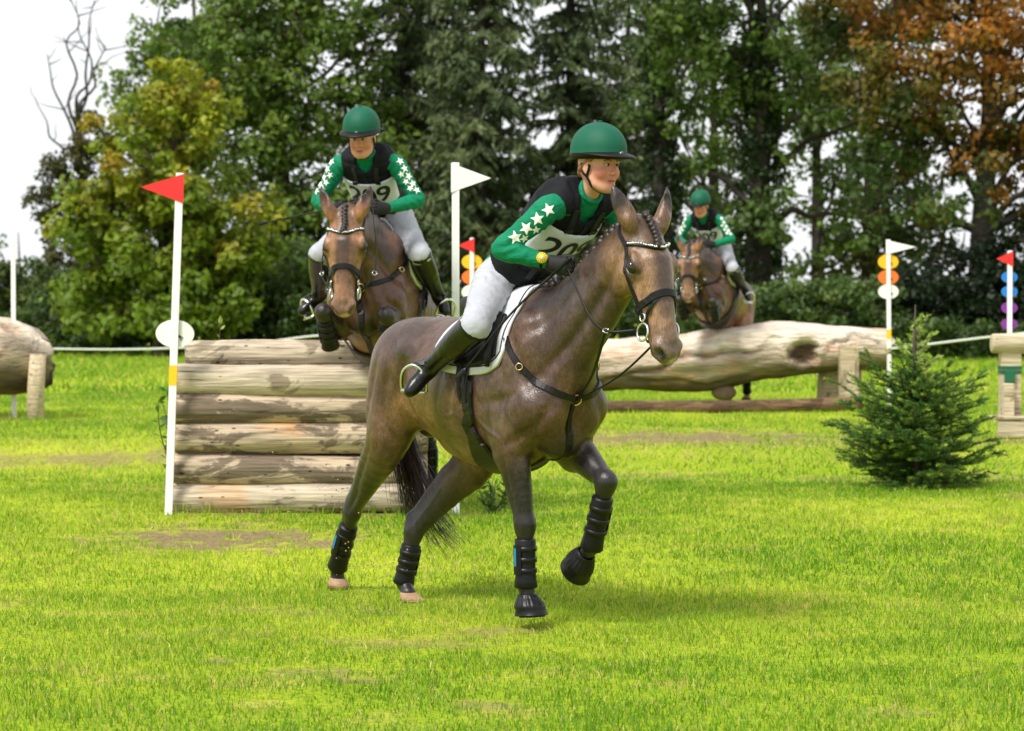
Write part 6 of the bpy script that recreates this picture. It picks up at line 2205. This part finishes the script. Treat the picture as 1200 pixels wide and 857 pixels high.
J1 = dict(pelvis=(.20, 0, 1.685), neck=(.80, .045, 2.05), head=((.885, .05, 2.185), 5, 8),
          shR=(.765, -.150, 1.975), elR=(.635, -.330, 1.79), wrR=(.80, -.175, 1.725), handR=(.885, -.12, 1.70),
          shL=(.765, .215, 1.985), elL=(.74, .37, 1.78), wrL=(.84, .17, 1.73), handL=(.925, .125, 1.71),
          hipR=(.23, -.115, 1.63), knR=(.445, -.36, 1.425), anR=(.035, -.365, 1.225), toeR=(.045, -.475, 1.115),
          hipL=(.23, .115, 1.63), knL=(.475, .315, 1.425), anL=(.06, .365, 1.215), toeL=(.17, .46, 1.115),
          star_r=.034, stars=((0, (.02, .25, .48, .71)), (.75, (.38, .61))), bib_h=.125, bib_top=.155)


def rider_root(hroot, loc, rz, ry, seat, label, sc=1.0):
    M = Matrix.Translation(loc) @ Euler((0, ry, rz)).to_matrix().to_4x4() @ Matrix.Scale(sc, 4) @ Matrix.Translation(seat)
    o = empty('person', M.translation, rz, ry, label, 'person', 'riders in green and black')
    o['_off'] = list(seat)
    o.scale = (sc, sc, sc)
    return o


r1 = rider_root(h1, HORSE1, HEAD1, 0, (.20, 0, 1.56), 'rider in green star-sleeved top leaning forward on the cantering horse')
build_rider(r1, J1)
# wrist watch with a yellow bezel
wr = lerp(J1['wrR'], J1['elR'], .12); ax = np.array(J1['elR']) - np.array(J1['wrR']); ax /= np.linalg.norm(ax)
V, F = ring(wr, .038, .007, ax, 20, 6)
wt = obj('watch', V, F, M_PEAK, r1)
nn = np.array((.55, -.75, .35)); nn -= ax * (nn @ ax); nn /= np.linalg.norm(nn)
c = wr + nn * .044
MB().tube([c - nn * .007, c + nn * .008], [.026, .025], 18).build('watch_case', M_YEL, wt)
MB().tube([c + nn * .0085, c + nn * .0095], [.017, .017], 18).build('dial', M_DIAL, wt)
mb = MB()
for k in range(12):
    u = np.cross(nn, ax)
    p = c + nn * .009 + (u * math.cos(k * PI / 6) + ax * math.sin(k * PI / 6)) * .021
    mb.sphere(p, .0022, 5, 4)
mb.build('bezel_marks', M_INK, wt)


def whip(root_m, pts, label, tip=True):
    p0 = Vector(pts[0])
    M = root_m @ Matrix.Translation(p0)
    o = empty('riding_whip', M.translation, label=label, cat='whip', group='riding whips')
    o.rotation_euler = root_m.to_euler()
    q = np.array(pts) - np.array(pts[0])
    MB().tube(crom(q, 6), np.linspace(.0065, .0042, (len(q) - 1) * 6 + 1), 8).build('shaft', M_LEATHER, o)
    d = (q[-1] - q[-2]) / np.linalg.norm(q[-1] - q[-2])
    MB().tube([q[-1], q[-1] + d * .015, q[-1] + d * .06, q[-1] + d * .07], [.004, .012, .012, .004], 8, flat=.35).build('flap', M_LEATHER, o)
    d0 = (q[1] - q[0]) / np.linalg.norm(q[1] - q[0])
    MB().tube([q[0] - d0 * .07, q[0] - d0 * .06, q[0] + d0 * .06], [.010, .009, .008], 8).build('grip', M_RUBBER, o)
    return o


WM1 = Matrix.Translation(HORSE1) @ Matrix.Rotation(HEAD1, 4, 'Z')
whip(WM1, [(.868, -.16, 1.70), (.72, -.32, 1.50), (.50, -.44, 1.235)], 'short black whip held against the shoulder of the cantering horse')

# ---- jumping pose: one modelled pair, placed twice
PJ = math.radians(20)
CJ, SJ = math.cos(PJ), math.sin(PJ)
RJ = np.array(((CJ, 0, -SJ), (0, 1, 0), (SJ, 0, CJ)))
trJ = lambda p: RJ @ (np.asarray(p, float) - np.array((-1.1, 0, 0)))
poseJ = dict(
    tr=trJ, rot=RJ, coat=M_COAT_BAY,
    neck=[(*trJ((.44, 0, 1.27)), .27, .60), (*trJ((.74, 0, 1.40)), .215, .54), (1.50, 0, 2.02, .165, .60), (1.64, 0, 2.10, .122, .72)],
    head=((1.675, -.01, 2.115), 68, 4),
    RF=((.60, -.175, 1.06), (.57, -.18, .90), (.91, -.205, .89), (.71, -.20, .72), (.585, -.19, .75), (-.2, 0, -.9)),
    LF=((.60, .175, 1.06), (.57, .18, .90), (.90, .205, .87), (.72, .20, .69), (.595, .19, .71), (-.2, 0, -.9)),
    RH=((-.56, -.14, 1.20), (-.50, -.185, .80), (-.86, -.14, .50), (-1.05, -.13, .17), (-1.06, -.13, .05), (-.34, 0, .94)),
    LH=((-.56, .14, 1.20), (-.48, .185, .80), (-.83, .14, .49), (-1.01, .13, .16), (-1.02, .13, .04), (-.34, 0, .94)),
    tail=[(-.84, 0, 1.33), (-.98, 0, 1.24), (-1.08, 0, 1.05), (-1.12, .02, .80), (-1.12, .03, .58)],
    tail_w=[.02, .045, .06, .07, .08],
    hands=((1.50, -.115, 2.19), (1.50, .115, 2.19)), ring=(.76, 0, 1.09),
    feet=((.83, -.49, 1.405), (.83, .42, 1.405)), footdir=((.75, -.7, -.3), (.75, .5, -.3)), irons_up=(-.35, 0, 1),
    rein_sag=(0, 0, -.02), rein_out=.07)
JJ = dict(pelvis=(.74, 0, 2.13), neck=(1.17, 0, 2.50), head=((1.255, 0, 2.62), 10, 0),
          shR=(1.12, -.185, 2.43), elR=(1.13, -.33, 2.20), wrR=(1.33, -.17, 2.16), handR=(1.42, -.12, 2.17),
          shL=(1.12, .185, 2.43), elL=(1.13, .33, 2.20), wrL=(1.33, .17, 2.16), handL=(1.42, .12, 2.17),
          hipR=(.80, -.115, 2.08), knR=(1.13, -.33, 1.85), anR=(.79, -.44, 1.54), toeR=(.88, -.53, 1.45),
          hipL=(.80, .115, 2.08), knL=(1.13, .33, 1.85), anL=(.79, .38, 1.54), toeL=(.88, .44, 1.45),
          stars=((0, (.02, .22, .42, .62, .80)), (.75, (.30, .50, .68))), bib_h=.118, bib_top=.135)


def copy_tree(o, parent=None):
    c = o.copy(); COL.objects.link(c)
    if parent is not None: c.parent = parent
    for ch in list(o.children): copy_tree(ch, c)
    return c


H2_LOC, H2_RZ, H2_RY = (-.73, 17.95, GZ(-.73, 17.95)), math.radians(-100), math.radians(6.6)
SC2, SC3 = 1.055, 1.02
h2 = empty('horse', H2_LOC, H2_RZ, H2_RY, 'bay-brown horse jumping the stacked log fence with folded forelegs', 'horse', 'horses ridden over the course')
build_horse(h2, poseJ)
h2.scale = (SC2, SC2, SC2)
SEATJ = (.78, 0, 2.0)
r2 = rider_root(h2, H2_LOC, H2_RZ, H2_RY, SEATJ, 'rider in green and black jumping over the stacked log fence', SC2)
build_rider(r2, JJ)
WMJ = Matrix.Translation(H2_LOC) @ Euler((0, H2_RY, H2_RZ)).to_matrix().to_4x4() @ Matrix.Scale(SC2, 4)
whip(WMJ, [(1.41, -.14, 2.17), (1.36, -.42, 2.12), (1.30, -.66, 2.07)], 'thin black whip sticking out sideways from the rider above the log fence')

H3_LOC, H3_RZ, H3_RY = (2.90, 30.98, GZ(2.90, 30.98)), math.radians(-112), math.radians(7.2)
h3 = copy_tree(h2); h3.location = H3_LOC; h3.rotation_euler = (0, H3_RY, H3_RZ); h3.scale = (SC3, SC3, SC3)
tag(h3, 'brown horse jumping the huge fallen trunk far behind')
r3 = copy_tree(r2)
M3 = Matrix.Translation(H3_LOC) @ Euler((0, H3_RY, H3_RZ)).to_matrix().to_4x4() @ Matrix.Scale(SC3, 4) @ Matrix.Translation(SEATJ)
r3.location = M3.translation; r3.rotation_euler = (0, H3_RY, H3_RZ); r3.scale = (SC3, SC3, SC3)
tag(r3, 'rider wearing number 209 jumping the huge fallen trunk')

# ------------------------------------------------------------------ mud and water flung up by the hind hooves
rgd = np.random.default_rng(12)
mb = MB()
for k in range(150):
    if k < 95:
        c = np.array((-.98, 12.75, .05)) + np.array((rgd.normal(0, .16), rgd.normal(0, .12), abs(rgd.normal(.32, .26))))
    else:
        c = np.array((-.62, 12.15, .03)) + np.array((rgd.normal(0, .25), rgd.normal(0, .15), abs(rgd.normal(.1, .14))))
    mb.sphere(c, rgd.uniform(.0022, .0058), 5, 4)
M_DROP = mat('muddy_water', srgb(150, 128, 96), rough=.25)
tag(mb.build('mud_spray', M_DROP), 'specks of mud and water flying behind the cantering horse', 'mud', kind='stuff')

for _o in (r1, r2, r3):
    if '_off' in _o: del _o['_off']
